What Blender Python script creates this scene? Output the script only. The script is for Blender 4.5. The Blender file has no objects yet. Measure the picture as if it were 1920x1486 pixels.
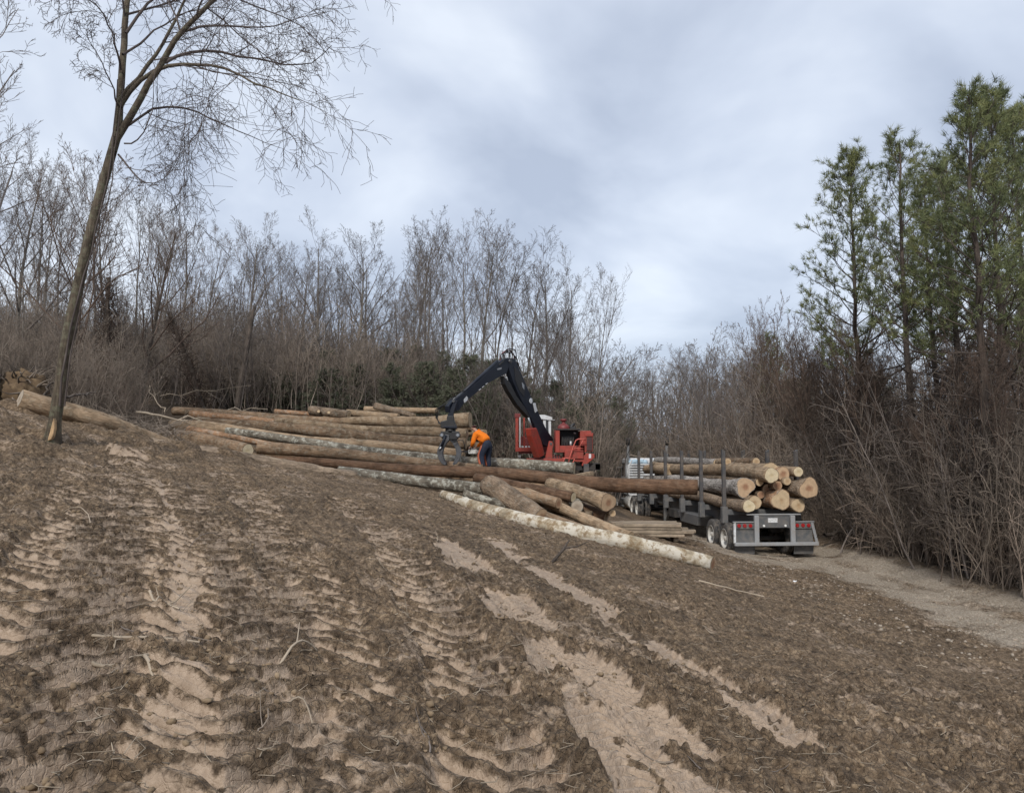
import bpy, math, random
import numpy as np
from mathutils import Vector, Matrix

sc = bpy.context.scene
C = sc.collection
R = math.radians

# ------------------------------------------------------------------ camera
F = 1450.0                       # focal length in pixels of the 1920 px wide photograph
PITCH = math.atan(106.0 / F)
CAMZ = 2.9
cam_d = bpy.data.cameras.new('camera')
cam_d.sensor_width = 36.0
cam_d.lens = 36.0 * F / 1920.0
cam_d.clip_end = 3000
cam = bpy.data.objects.new('camera', cam_d)
C.objects.link(cam)
cam.location = (0, 0, CAMZ)
cam.rotation_euler = (R(90) + PITCH, 0, 0)
sc.camera = cam

# ------------------------------------------------------------------ sky, sun, exposure
SUN_EL, SUN_AZ = R(40), R(196)   # azimuth clockwise from +Y
world = bpy.data.worlds.new('World')
sc.world = world
world.use_nodes = True
wt = world.node_tree
wt.nodes.clear()
def wn(t, **kw):
    n = wt.nodes.new(t)
    for k, v in kw.items():
        setattr(n, k, v)
    return n
def wl(a, b): wt.links.new(a, b)
out = wn('ShaderNodeOutputWorld'); bg = wn('ShaderNodeBackground')
bg.inputs['Strength'].default_value = 0.1
wl(bg.outputs[0], out.inputs[0])
sky = wn('ShaderNodeTexSky', sky_type='NISHITA', sun_disc=False)
sky.sun_elevation = SUN_EL; sky.sun_rotation = SUN_AZ
sky.air_density = 1.0; sky.dust_density = 2.0
tc = wn('ShaderNodeTexCoord')
sep = wn('ShaderNodeSeparateXYZ'); wl(tc.outputs['Generated'], sep.inputs[0])
zz = wn('ShaderNodeMath', operation='MAXIMUM'); wl(sep.outputs[2], zz.inputs[0]); zz.inputs[1].default_value = 0.0
za = wn('ShaderNodeMath', operation='ADD'); wl(zz.outputs[0], za.inputs[0]); za.inputs[1].default_value = 0.40
dx = wn('ShaderNodeMath', operation='DIVIDE'); wl(sep.outputs[0], dx.inputs[0]); wl(za.outputs[0], dx.inputs[1])
dy = wn('ShaderNodeMath', operation='DIVIDE'); wl(sep.outputs[1], dy.inputs[0]); wl(za.outputs[0], dy.inputs[1])
cmb = wn('ShaderNodeCombineXYZ'); wl(dx.outputs[0], cmb.inputs[0]); wl(dy.outputs[0], cmb.inputs[1])
mp = wn('ShaderNodeMapping'); wl(cmb.outputs[0], mp.inputs[0])
mp.inputs['Location'].default_value = (3.3, 1.15, 0.0)
mp.inputs['Scale'].default_value = (1.0, 0.9, 1.0)
n1 = wn('ShaderNodeTexNoise'); wl(mp.outputs[0], n1.inputs['Vector'])
n1.inputs['Scale'].default_value = 2.2; n1.inputs['Detail'].default_value = 5.0
n1.inputs['Roughness'].default_value = 0.48; n1.inputs['Distortion'].default_value = 0.35
cr = wn('ShaderNodeValToRGB'); wl(n1.outputs[0], cr.inputs[0])
e = cr.color_ramp.elements
e[0].position = 0.36; e[0].color = (0.262, 0.296, 0.364, 1)
e[1].position = 0.64; e[1].color = (0.450, 0.485, 0.54, 1)
m = e.new(0.5); m.color = (0.350, 0.387, 0.455, 1)
x10 = wn('ShaderNodeVectorMath', operation='SCALE'); wl(cr.outputs[0], x10.inputs[0]); x10.inputs['Scale'].default_value = 10.0
mix = wn('ShaderNodeMixRGB'); mix.inputs[0].default_value = 0.88
skd = wn('ShaderNodeVectorMath', operation='SCALE'); wl(sky.outputs[0], skd.inputs[0]); skd.inputs['Scale'].default_value = 0.9
wl(skd.outputs[0], mix.inputs[1]); wl(x10.outputs[0], mix.inputs[2])
wl(mix.outputs[0], bg.inputs['Color'])

sun_d = bpy.data.lights.new('sun', 'SUN')
sun_d.energy = 1.5; sun_d.angle = R(10); sun_d.color = (1.0, 0.965, 0.91)
sun = bpy.data.objects.new('sun', sun_d); C.objects.link(sun)
sd = Vector((math.sin(SUN_AZ) * math.cos(SUN_EL), math.cos(SUN_AZ) * math.cos(SUN_EL), math.sin(SUN_EL)))
sun.rotation_euler = sd.to_track_quat('Z', 'Y').to_euler()
sun.location = (0, -5, 30)

sc.view_settings.view_transform = 'Standard'
sc.view_settings.look = 'None'
sc.view_settings.exposure = 0.98
sc.view_settings.gamma = 1.0
sc.view_settings.use_curve_mapping = False
sc.render.engine = 'CYCLES'
sc.cycles.max_bounces = 5
sc.cycles.diffuse_bounces = 3
sc.cycles.glossy_bounces = 2
sc.cycles.transmission_bounces = 2

# ------------------------------------------------------------------ helpers
_c, _s = math.cos(PITCH), math.sin(PITCH)
def ray(px, py):
    a = (px - 960.0) / F; b = (743.0 - py) / F
    return (a, _c - b * _s, _s + b * _c)
def P(px, py, Y):
    d = ray(px, py); t = Y / d[1]
    return Vector((d[0] * t, Y, CAMZ + d[2] * t))

_X = np.array([-90, -60, -25, -16, -12, -10, -8, -5, -2, 0, 2, 4, 6, 8, 12, 40, 90.])
_Z = np.array([7, 6, 4.5, 3.8, 3.3, 3.0, 2.7, 2.2, 1.65, 1.3, .9, .4, -.05, -.28, -.3, -.6, -1.])
_tx = np.arange(-90, 90.01, 0.1)
_tz = np.interp(_tx, _X, _Z)
_k = np.exp(-0.5 * (np.arange(-30, 31) / 9.0) ** 2); _k /= _k.sum()
_tz = np.convolve(np.pad(_tz, 30, mode='edge'), _k, mode='valid')
def sstep(a, b, x):
    t = np.clip((x - a) / (b - a), 0, 1)
    return t * t * (3 - 2 * t)
def base(x, y):
    x = np.asarray(x, float); y = np.asarray(y, float)
    z = np.interp(x, _tx, _tz)
    z = z + 0.62 * np.exp(-((x + 13.5) ** 2 + (y - 19.5) ** 2) / 18.0)
    z = z + 2.6 * sstep(27, 46, y) * sstep(4.5, -6, x)
    z = z + 0.22 * np.exp(-((x - 10.9) / 0.8) ** 2) * sstep(8, 12, y)
    return z
def gz(x, y): return float(base(x, y))
def G(px, py):
    d = ray(px, py); t = 1.5; st = 0.05
    while t < 200:
        x, y, z = d[0] * t, d[1] * t, CAMZ + d[2] * t
        if z <= gz(x, y): break
        t += st; st = min(0.4, st * 1.02)
    return Vector((x, y, gz(x, y)))

# --- numpy noise
def _hash(ix, iy, seed):
    h = (ix.astype(np.int64) * 374761393 + iy.astype(np.int64) * 668265263 + seed * 1442695041) & 0x7fffffff
    h = ((h ^ (h >> 13)) * 1274126177) & 0x7fffffff
    h = h ^ (h >> 16)
    return (h & 0xffff) / 65535.0
def perlin(x, y, seed=0):
    ix = np.floor(x); iy = np.floor(y); fx = x - ix; fy = y - iy
    u = fx * fx * fx * (fx * (fx * 6 - 15) + 10); v = fy * fy * fy * (fy * (fy * 6 - 15) + 10)
    def g(ax, ay):
        a = _hash(ix + ax, iy + ay, seed) * 6.2831853
        return np.cos(a) * (fx - ax) + np.sin(a) * (fy - ay)
    a = g(0, 0); b = g(1, 0); c = g(0, 1); d = g(1, 1)
    return (a + (b - a) * u) + ((c + (d - c) * u) - (a + (b - a) * u)) * v
def fbm(x, y, seed=0, o=4, g=0.5):
    r = 0; a = 1.0
    for i in range(o):
        r = r + a * perlin(x, y, seed + i * 17); a *= g; x = x * 2.03; y = y * 2.03
    return r
def lumps(x, y, cell, seed, dens=0.7):
    """broken clods: tilted chunks with steep sides; 0..1 is the height of the highest chunk over each point"""
    gx = x / cell; gy = y / cell
    ix = np.floor(gx); iy = np.floor(gy); h = np.zeros_like(x)
    for a in (-1, 0, 1):
        for b in (-1, 0, 1):
            jx = ix + a; jy = iy + b
            rh = _hash(jx, jy, seed + 9)
            ox = gx - jx - _hash(jx, jy, seed); oy = gy - jy - _hash(jx, jy, seed + 5)
            an = 6.283 * _hash(jx, jy, seed + 21); ca = np.cos(an); sa = np.sin(an)
            p = ox * ca + oy * sa; q = (oy * ca - ox * sa) * 1.7
            rr = 0.36 + 0.44 * _hash(jx, jy, seed + 13)
            dd = (np.abs(p) ** 3 + np.abs(q) ** 3) ** (1 / 3.) / rr
            t = np.clip((1 - dd) / 0.6, 0, 1)
            k = t * (2 - t) * (0.35 + 0.65 * rh + 0.4 * p) * (_hash(jx, jy, seed + 31) < dens) * (0.5 + rr)
            h = np.maximum(h, k)
    return h

def mesh_np(name, V, faces_list, smooth=True):
    """faces_list: arrays (n,k) of vertex indices"""
    me = bpy.data.meshes.new(name)
    V = np.ascontiguousarray(V, dtype=np.float32)
    me.vertices.add(len(V)); me.vertices.foreach_set('co', V.ravel())
    loops = np.concatenate([f.ravel() for f in faces_list]).astype(np.int32)
    starts = []; o = 0
    for f in faces_list:
        starts.append(o + np.arange(len(f)) * f.shape[1]); o += f.size
    starts = np.concatenate(starts).astype(np.int32)
    me.loops.add(len(loops)); me.loops.foreach_set('vertex_index', loops)
    me.polygons.add(len(starts)); me.polygons.foreach_set('loop_start', starts)
    if smooth: me.polygons.foreach_set('use_smooth', np.ones(len(starts), dtype=bool))
    me.update(calc_edges=True)
    return me
def obj(name, me, mat=None, parent=None, loc=None, rot=None):
    o = bpy.data.objects.new(name, me); C.objects.link(o)
    if mat is not None and me is not None:
        me.materials.clear(); me.materials.append(mat)
    if parent is not None: o.parent = parent
    if loc is not None: o.location = loc
    if rot is not None: o.rotation_euler = rot
    return o
def tag(o, label=None, cat=None, group=None, kind=None):
    if label: o['label'] = label
    if cat: o['category'] = cat
    if group: o['group'] = group
    if kind: o['kind'] = kind
    return o
def empty(name, loc, rz=0.0, label=None, cat=None, group=None):
    o = bpy.data.objects.new(name, None); C.objects.link(o)
    o.location = loc; o.rotation_euler = (0, 0, rz)
    o.empty_display_size = 0.2
    return tag(o, label, cat, group)

class MB:
    """collects shapes into one mesh"""
    def __init__(s): s.v = []; s.f = []
    def add(s, vs, fs):
        o = len(s.v); s.v += [tuple(v) for v in vs]; s.f += [tuple(i + o for i in f) for f in fs]; return s
    def box(s, x0, x1, y0, y1, z0, z1):
        return s.add([(x0,y0,z0),(x1,y0,z0),(x1,y1,z0),(x0,y1,z0),(x0,y0,z1),(x1,y0,z1),(x1,y1,z1),(x0,y1,z1)],
                     [(3,2,1,0),(4,5,6,7),(0,1,5,4),(1,2,6,5),(2,3,7,6),(3,0,4,7)])
    def prism(s, poly, d0, d1, axis='y'):
        n = len(poly)
        area = sum(poly[i][0]*poly[(i+1)%n][1]-poly[(i+1)%n][0]*poly[i][1] for i in range(n))
        if area < 0: poly = poly[::-1]
        def q(a, b, d): return {'y': (a, d, b), 'x': (d, a, b), 'z': (a, b, d)}[axis]
        vs = [q(a, b, d0) for a, b in poly] + [q(a, b, d1) for a, b in poly]
        fs = [tuple(range(n)), tuple(range(2*n-1, n-1, -1))] + [(i, i+n, (i+1)%n+n, (i+1)%n) for i in range(n)]
        if axis != 'y': fs = [tuple(reversed(f)) for f in fs]
        return s.add(vs, fs)
    def bar(s, a, b, w, h, up=(0,0,1)):
        a = Vector(a); b = Vector(b); d = (b-a).normalized(); u = Vector(up)
        if abs(d.dot(u)) > 0.98: u = Vector((1,0,0))
        r = d.cross(u).normalized(); u = r.cross(d)
        vs = []
        for p in (a, b):
            for sx, sy in ((-1,-1),(1,-1),(1,1),(-1,1)): vs.append(p + r*sx*w/2 + u*sy*h/2)
        return s.add(vs, [(3,2,1,0),(4,5,6,7),(0,1,5,4),(1,2,6,5),(2,3,7,6),(3,0,4,7)])
    def tube(s, pts, rad, n=10, caps=True):
        pts = [Vector(p) for p in pts]; m = len(pts)
        if not hasattr(rad, '__len__'): rad = [rad]*m
        vs = []; ref = None
        for i, p in enumerate(pts):
            t = (pts[min(i+1,m-1)] - pts[max(i-1,0)]).normalized()
            if ref is None:
                ref = t.orthogonal().normalized()
            ref = (ref - t*ref.dot(t)).normalized(); bi = t.cross(ref)
            for k in range(n):
                a = 2*math.pi*k/n; vs.append(p + (ref*math.cos(a)+bi*math.sin(a))*rad[i])
        fs = [(i*n+k, i*n+(k+1)%n, (i+1)*n+(k+1)%n, (i+1)*n+k) for i in range(m-1) for k in range(n)]
        if caps: fs += [tuple(range(n-1,-1,-1)), tuple((m-1)*n+k for k in range(n))]
        return s.add(vs, fs)
    def lathe(s, prof, n=24, axis='x', c=(0,0,0), caps=True):
        """prof: list of (along, radius)"""
        vs = []
        for a, r in prof:
            for k in range(n):
                t = 2*math.pi*k/n; u, w = r*math.cos(t), r*math.sin(t)
                vs.append({'x': (c[0]+a, c[1]+u, c[2]+w), 'z': (c[0]+u, c[1]+w, c[2]+a), 'y': (c[0]+w, c[1]+a, c[2]+u)}[axis])
        m = len(prof)
        fs = [(i*n+k, i*n+(k+1)%n, (i+1)*n+(k+1)%n, (i+1)*n+k) for i in range(m-1) for k in range(n)]
        if caps: fs += [tuple(range(n-1,-1,-1)), tuple((m-1)*n+k for k in range(n))]
        return s.add(vs, fs)
    def build(s, name, mat, parent=None, bevel=0.0, smooth=False, loc=None):
        me = bpy.data.meshes.new(name); me.from_pydata(s.v, [], s.f); me.update()
        if smooth:
            me.polygons.foreach_set('use_smooth', [len(p.vertices) == 4 for p in me.polygons])
        o = obj(name, me, mat, parent, loc)
        if bevel:
            b = o.modifiers.new('bevel', 'BEVEL'); b.width = bevel; b.segments = 2; b.limit_method = 'ANGLE'
        return o

# ------------------------------------------------------------------ materials
def newmat(name):
    mt = bpy.data.materials.new(name); mt.use_nodes = True
    nt = mt.node_tree; b = nt.nodes['Principled BSDF']
    return mt, nt, b
def nd(nt, t, ins=None, **kw):
    n = nt.nodes.new(t)
    for k, v in kw.items(): setattr(n, k, v)
    for k, v in (ins or {}).items():
        if isinstance(v, bpy.types.NodeSocket): nt.links.new(v, n.inputs[k])
        else: n.inputs[k].default_value = v
    return n
def ramp(nt, fac, stops):
    n = nt.nodes.new('ShaderNodeValToRGB'); nt.links.new(fac, n.inputs[0])
    el = n.color_ramp.elements
    while len(el) < len(stops): el.new(0.5)
    for e_, (p, c) in zip(el, stops):
        e_.position = p; e_.color = (*c, 1) if len(c) == 3 else c
    return n.outputs[0]
def plain(name, col, rough=0.6, metal=0.0, dirt=0.35, dirtcol=(0.16, 0.12, 0.09), scale=6.0, bump=0.0, spec=0.5):
    """painted or bare surface with dust and scuffs"""
    mt, nt, b = newmat(name)
    t = nd(nt, 'ShaderNodeTexCoord')
    a = nd(nt, 'ShaderNodeTexNoise', {'Vector': t.outputs['Object'], 'Scale': scale, 'Detail': 6.0, 'Roughness': 0.65})
    f = ramp(nt, a.outputs[0], [(0.42, (0, 0, 0)), (0.72, (dirt, dirt, dirt))])
    mx = nd(nt, 'ShaderNodeMixRGB', {0: f, 1: (*col, 1), 2: (*dirtcol, 1)})
    nt.links.new(mx.outputs[0], b.inputs['Base Color'])
    rr = nd(nt, 'ShaderNodeMath', {0: f, 1: 0.5, 2: rough}, operation='MULTIPLY_ADD', use_clamp=True)
    nt.links.new(rr.outputs[0], b.inputs['Roughness'])
    b.inputs['Metallic'].default_value = metal
    b.inputs['Specular IOR Level'].default_value = spec
    if bump:
        bp = nd(nt, 'ShaderNodeBump', {'Height': a.outputs[0], 'Strength': bump, 'Distance': 0.02})
        nt.links.new(bp.outputs[0], b.inputs['Normal'])
    return mt
def bark(name, dark, light, sx=9.0, sz=1.6, bump=0.6, lichen=0.0, lichencol=(0.42, 0.43, 0.38), dist=0.03, patch=None, rnd=0.25):
    """bark whose furrows run along local Z"""
    mt, nt, b = newmat(name)
    t = nd(nt, 'ShaderNodeTexCoord'); oi = nd(nt, 'ShaderNodeObjectInfo')
    off = nd(nt, 'ShaderNodeVectorMath', {0: t.outputs['Object'], 1: oi.outputs['Random']}, operation='ADD')
    mp_ = nd(nt, 'ShaderNodeMapping', {'Vector': off.outputs[0], 'Scale': (sx, sx, sz)})
    a = nd(nt, 'ShaderNodeTexNoise', {'Vector': mp_.outputs[0], 'Scale': 1.6, 'Detail': 8.0, 'Roughness': 0.68, 'Distortion': 0.4})
    v = nd(nt, 'ShaderNodeTexVoronoi', {'Vector': mp_.outputs[0], 'Scale': 2.2, 'Randomness': 1.0}, feature='DISTANCE_TO_EDGE')
    big = nd(nt, 'ShaderNodeTexNoise', {'Vector': off.outputs[0], 'Scale': 2.1, 'Detail': 7.0, 'Roughness': 0.68})
    h = nd(nt, 'ShaderNodeMath', {0: v.outputs[0], 1: 0.9, 2: a.outputs[0]}, operation='MULTIPLY_ADD')
    col = ramp(nt, h.outputs[0], [(0.32, dark), (0.5, tuple((d*0.45+l*0.55) for d, l in zip(dark, light))), (0.85, light)])
    tint = nd(nt, 'ShaderNodeHueSaturation', {'Color': col, 'Saturation': 1.0})
    vv = nd(nt, 'ShaderNodeMath', {0: oi.outputs['Random'], 1: rnd * 2, 2: 1.0 - rnd}, operation='MULTIPLY_ADD')
    blo = ramp(nt, big.outputs[0], [(0.36, (0.50, 0.50, 0.50)), (0.52, (0.92, 0.92, 0.92)), (0.68, (1.15, 1.15, 1.15))])
    vb = nd(nt, 'ShaderNodeMath', {0: vv.outputs[0], 1: blo}, operation='MULTIPLY')
    nt.links.new(vb.outputs[0], tint.inputs['Value'])
    cur = tint.outputs[0]
    if patch:
        pf = ramp(nt, big.outputs[0], [(0.47, (0, 0, 0)), (0.56, (1, 1, 1))])
        pm = nd(nt, 'ShaderNodeMixRGB', {0: pf, 1: cur, 2: (*patch, 1)}); cur = pm.outputs[0]
    if lichen:
        ln = nd(nt, 'ShaderNodeTexNoise', {'Vector': off.outputs[0], 'Scale': 7.0, 'Detail': 7.0, 'Roughness': 0.7})
        lf = ramp(nt, ln.outputs[0], [(0.50, (0, 0, 0)), (0.60, (lichen, lichen, lichen))])
        lm = nd(nt, 'ShaderNodeMixRGB', {0: lf, 1: cur, 2: (*lichencol, 1)}); cur = lm.outputs[0]
    nt.links.new(cur, b.inputs['Base Color'])
    b.inputs['Roughness'].default_value = 0.9
    b.inputs['Specular IOR Level'].default_value = 0.2
    bp = nd(nt, 'ShaderNodeBump', {'Height': h.outputs[0], 'Strength': bump, 'Distance': dist})
    nt.links.new(bp.outputs[0], b.inputs['Normal'])
    return mt
def cutwood(name, sap, heart, hr=0.5, rad=0.2):
    """sawn log end: rings about local Z, darker heart, saw marks and checks"""
    mt, nt, b = newmat(name)
    t = nd(nt, 'ShaderNodeTexCoord'); oi = nd(nt, 'ShaderNodeObjectInfo')
    ns = nd(nt, 'ShaderNodeTexNoise', {'Vector': t.outputs['Object'], 'Scale': 5.0, 'Detail': 4.0, 'W': 0.0}, noise_dimensions='4D')
    nt.links.new(oi.outputs['Random'], ns.inputs['W'])
    ml = nd(nt, 'ShaderNodeVectorMath', {0: t.outputs['Object'], 1: (1, 1, 0)}, operation='MULTIPLY')
    ln = nd(nt, 'ShaderNodeVectorMath', {0: ml.outputs[0]}, operation='LENGTH')
    rr = nd(nt, 'ShaderNodeMath', {0: ns.outputs[0], 1: 0.17, 2: ln.outputs['Value']}, operation='MULTIPLY_ADD')
    hs = ramp(nt, rr.outputs[0], [(max(0.0, rad*hr+0.02), heart), (rad*hr+0.11, sap)])
    wv = nd(nt, 'ShaderNodeMath', {0: rr.outputs[0], 1: 520.0}, operation='MULTIPLY')
    sn = nd(nt, 'ShaderNodeMath', {0: wv.outputs[0]}, operation='SINE')
    sf = nd(nt, 'ShaderNodeMath', {0: sn.outputs[0], 1: 0.08, 2: 0.92}, operation='MULTIPLY_ADD')
    big = nd(nt, 'ShaderNodeTexNoise', {'Vector': t.outputs['Object'], 'Scale': 9.0, 'Detail': 6.0})
    bf = nd(nt, 'ShaderNodeMath', {0: big.outputs[0], 1: 0.7, 2: 0.62}, operation='MULTIPLY_ADD')
    va = nd(nt, 'ShaderNodeMath', {0: sf.outputs[0], 1: bf.outputs[0]}, operation='MULTIPLY')
    hv = nd(nt, 'ShaderNodeHueSaturation', {'Color': hs, 'Value': va.outputs[0]})
    nt.links.new(hv.outputs[0], b.inputs['Base Color'])
    b.inputs['Roughness'].default_value = 0.85
    bp = nd(nt, 'ShaderNodeBump', {'Height': big.outputs[0], 'Strength': 0.4, 'Distance': 0.01})
    nt.links.new(bp.outputs[0], b.inputs['Normal'])
    return mt

M = {}
M['brown'] = bark('bark_brown', (0.045, 0.028, 0.018), (0.26, 0.175, 0.11), 10, 1.4, 0.55, 0.35, (0.30, 0.27, 0.21))
M['tan'] = bark('bark_tan', (0.070, 0.046, 0.029), (0.33, 0.235, 0.150), 9, 1.2, 0.5, 0.3, (0.40, 0.34, 0.25))
M['umber'] = bark('bark_umber', (0.040, 0.022, 0.013), (0.175, 0.102, 0.062), 8, 1.0, 0.5, 0.18, (0.24, 0.18, 0.13))
M['grey'] = bark('bark_grey', (0.06, 0.05, 0.04), (0.26, 0.225, 0.175), 9, 1.8, 0.5, 0.75, (0.40, 0.39, 0.33))
M['furrow'] = bark('bark_furrowed', (0.035, 0.024, 0.017), (0.33, 0.24, 0.165), 13, 2.2, 1.0, 0.15, dist=0.05)
M['rust'] = bark('bark_rusty', (0.09, 0.045, 0.022), (0.36, 0.215, 0.125), 7, 1.4, 0.5, 0.5, (0.34, 0.31, 0.26))
M['flake'] = bark('bark_flaky', (0.035, 0.028, 0.023), (0.40, 0.36, 0.32), 6, 3.0, 1.0, 0.3, (0.46, 0.43, 0.39), dist=0.06)
M['sycamore'] = bark('bark_sycamore', (0.24, 0.18, 0.11), (0.52, 0.44, 0.32), 4, 1.2, 0.35, 0.9, (0.20, 0.14, 0.08), patch=(0.50, 0.46, 0.385), rnd=0.02)
M['mudlog'] = bark('bark_muddy', (0.07, 0.050, 0.034), (0.34, 0.26, 0.185), 6, 1.6, 0.9, 0.8, (0.22, 0.165, 0.12), dist=.05)
M['cut'] = cutwood('cut_pale', (0.50, 0.375, 0.235), (0.37, 0.245, 0.135), 0.45)
M['cut_light'] = cutwood('cut_light', (0.60, 0.50, 0.335), (0.50, 0.39, 0.23), 0.3)
M['cut_red'] = cutwood('cut_red', (0.48, 0.335, 0.21), (0.30, 0.165, 0.095), 0.6)
M['cut_grey'] = cutwood('cut_grey', (0.36, 0.30, 0.23), (0.27, 0.21, 0.15), 0.5)
# ------------------------------------------------------------------ ground
def track_path(pix):
    return np.array([(G(a, b).x, G(a, b).y) for a, b in pix])
def densify(pts, n=26):
    pts = np.asarray(pts); d = np.r_[0, np.cumsum(np.hypot(*np.diff(pts, axis=0).T))]
    s = np.linspace(0, d[-1], n)
    x = np.interp(s, d, pts[:, 0]); y = np.interp(s, d, pts[:, 1])
    for _ in range(3):
        x[1:-1] = (x[:-2] + 2*x[1:-1] + x[2:]) / 4; y[1:-1] = (y[:-2] + 2*y[1:-1] + y[2:]) / 4
    return np.c_[x, y]
def track_coords(path, x, y, w):
    """distance along and signed distance across a path, for the points within w of it"""
    bd = np.full(x.shape, 1e9); bs = np.zeros_like(x); bt = np.zeros_like(x); acc = 0.0
    for a, b in zip(path[:-1], path[1:]):
        e_ = b - a; L = np.hypot(*e_)
        if L < 1e-6: continue
        ux, uy = e_ / L
        qx = x - a[0]; qy = y - a[1]
        s = np.clip(qx * ux + qy * uy, 0, L)
        d = np.hypot(qx - s * ux, qy - s * uy)
        k = d < bd
        bd = np.where(k, d, bd); bs = np.where(k, acc + s, bs); bt = np.where(k, qx * uy - qy * ux, bt)
        acc += L
    return bd, bs, bt

# (pixels of the run in the photograph, half width, rut depth, lug height, how pressed, seed, chevron)
TRACKS = [
    ([(180, 1600), (240, 1330), (275, 1130), (275, 1000), (255, 900), (235, 845)], 0.46, 0.05, 0.105, 1.0, 1, 1),
    ([(-150, 1486), (20, 1250), (110, 1080), (150, 960), (170, 880)], 0.44, 0.05, 0.10, 0.95, 2, -1),
    ([(620, 1650), (640, 1380), (600, 1180), (540, 1040), (480, 950), (420, 890)], 0.44, 0.06, 0.10, 0.95, 3, 1),
    ([(960, 1650), (930, 1400), (860, 1220), (790, 1100), (720, 1010), (640, 940)], 0.40, 0.08, 0.095, 0.9, 4, -1),
    ([(1420, 1560), (1230, 1370), (1080, 1240), (960, 1130), (880, 1060), (830, 1020)], 0.30, 0.05, 0.030, 1.0, 5, 1),
    ([(1640, 1500), (1440, 1350), (1260, 1235), (1100, 1130), (990, 1060), (930, 1015)], 0.28, 0.045, 0.028, 1.0, 6, -1),
    ([(1300, 1700), (1190, 1450), (1090, 1300), (985, 1190), (905, 1110), (845, 1055)], 0.26, 0.05, 0.035, 0.9, 7, 1),
    ([(330, 1700), (420, 1430), (430, 1240), (400, 1100), (370, 1000), (340, 920)], 0.40, 0.03, 0.09, 0.85, 8, -1),
]
ROADS = [  # wheel lines of the haul road
    ([(2300, 1330), (1920, 1205), (1750, 1130), (1600, 1075), (1480, 1040)], 0.85),
    ([(2300, 1215), (1920, 1140), (1760, 1090), (1640, 1055), (1530, 1030)], 0.65),
]
rows = [-14, -10, -7, -5, -3.5, -2.4, -1.5, -0.8, -0.2, 0.3, 0.7, 1.0, 1.2, 1.4, 1.6, 1.75, 1.9]
yy = 2.0
while yy < 27: rows.append(yy); yy += min(max(0.00050 * yy * yy, 0.0105), 0.065)
st = 0.07
while yy < 420: rows.append(yy); yy += st; st = min(st * 1.07, 14)
rows = np.array(rows)
NC = 800
u = np.linspace(-1, 1, NC)
wid = np.where(rows > 2, 1.6 + 0.84 * rows, 3.28 + (2 - rows) * 2.0)
gx = (u[None, :] * wid[:, None]); gy = np.repeat(rows[:, None], NC, 1)
X = gx.ravel(); Y = gy.ravel()
Z = base(X, Y)
near = (Y < 34) & (Y > -1)
x = X[near]; y = Y[near]
fine = sstep(15, 8, y)                       # the smallest lumps only where the grid can carry them
mid = 0.15 + 0.85 * sstep(36, 20, y)
z = 0.07 * fbm(x * .35, y * .35, 3, 3) + 0.035 * fbm(x * 1.3, y * 1.3, 9, 3)
crumb = sstep(-0.18, 0.30, fbm(x * .55 + 4, y * .55, 21, 4))     # where the soil is broken up
crumb = 0.45 + 0.55 * crumb
press = 0.36 * sstep(0.08, 0.32, fbm(x * .8 + 9, y * .8 + 2, 33, 4))
lug_total = np.zeros_like(x)
for pix, hw, dep, lug, pr, sd_, chev in TRACKS:
    pth = densify(track_path(pix))
    wob = 0.10 * perlin(x * 1.1, y * 1.1, 60 + sd_)
    d, s, t = track_coords(pth, x, y, hw)
    t = t + wob; d = np.abs(t) + np.where(d > hw * 1.5, 9, 0)
    win = sstep(hw, hw * 0.72, d)
    berm = np.exp(-((d - hw * 1.12) / 0.10) ** 2)
    keep = sstep(-0.42, -0.10, fbm(x * 0.9, y * 0.9, 70 + sd_, 3) - (0.12 if lug < 0.05 else 0))
    sp_ = 0.27 if lug > 0.05 else 0.12
    ph = (s + chev * np.abs(t) * 0.85 + 0.05 * perlin(x * 2, y * 2, 80 + sd_)) / sp_
    fr = ph - np.floor(ph)
    pulse = sstep(0.02, 0.14, fr) * sstep(0.66, 0.36, fr)
    if lug > 0.05: pulse = pulse * (0.75 + 0.25 * sstep(-.2, .2, perlin(x * 2.3, y * 2.3, 88 + sd_)))
    z += win * keep * (-dep + lug * pulse) + berm * dep * 0.15 * (0.5 + crumb)
    press = np.maximum(press, win * keep * pr * (1 - 0.9 * pulse * (lug > 0.05)))
    crumb = crumb * (1 - win * keep * (0.88 if lug < 0.05 else 0.90)) + berm * 0.12
road = np.zeros_like(x)
for pix, hw in ROADS:
    pth = densify(track_path(pix))
    d, s, t = track_coords(pth, x, y, hw)
    w_ = np.exp(-(d / hw) ** 2); road = np.maximum(road, w_)
    z += -0.05 * w_
yard = sstep(5.6, 6.6, x) * sstep(10.3, 9.6, x) * sstep(19, 23, y)     # gravelled stand under the truck
road = np.maximum(road, 0.75 * yard)
road = np.clip(road * (0.75 + 0.8 * fbm(x * 1.1, y * 1.1, 91, 3)), 0, 1)
soft = (1 - 0.8 * road)
press = press * sstep(-0.22, 0.12, fbm(x * 3.4, y * 3.4, 44, 5, .6) + 0.36 * press)
cr_ = np.clip(crumb, 0, 1) * (1 - 0.75 * press) * soft
z = 0.14 * np.tanh(z / 0.14)
brk = sstep(-0.25, 0.25, fbm(x * 1.9, y * 1.9, 51, 3))
wx = x + .05 * perlin(x * 3, y * 3, 5) + .012 * perlin(x * 12, y * 12, 7); wy = y + .05 * perlin(x * 3, y * 3, 6) + .012 * perlin(x * 12, y * 12, 8)
zl = cr_ * mid * (0.075 * brk * lumps(wx, wy, 0.40, 101, 0.45) + 0.085 * lumps(wx, wy, 0.21, 131, 0.60))
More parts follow.
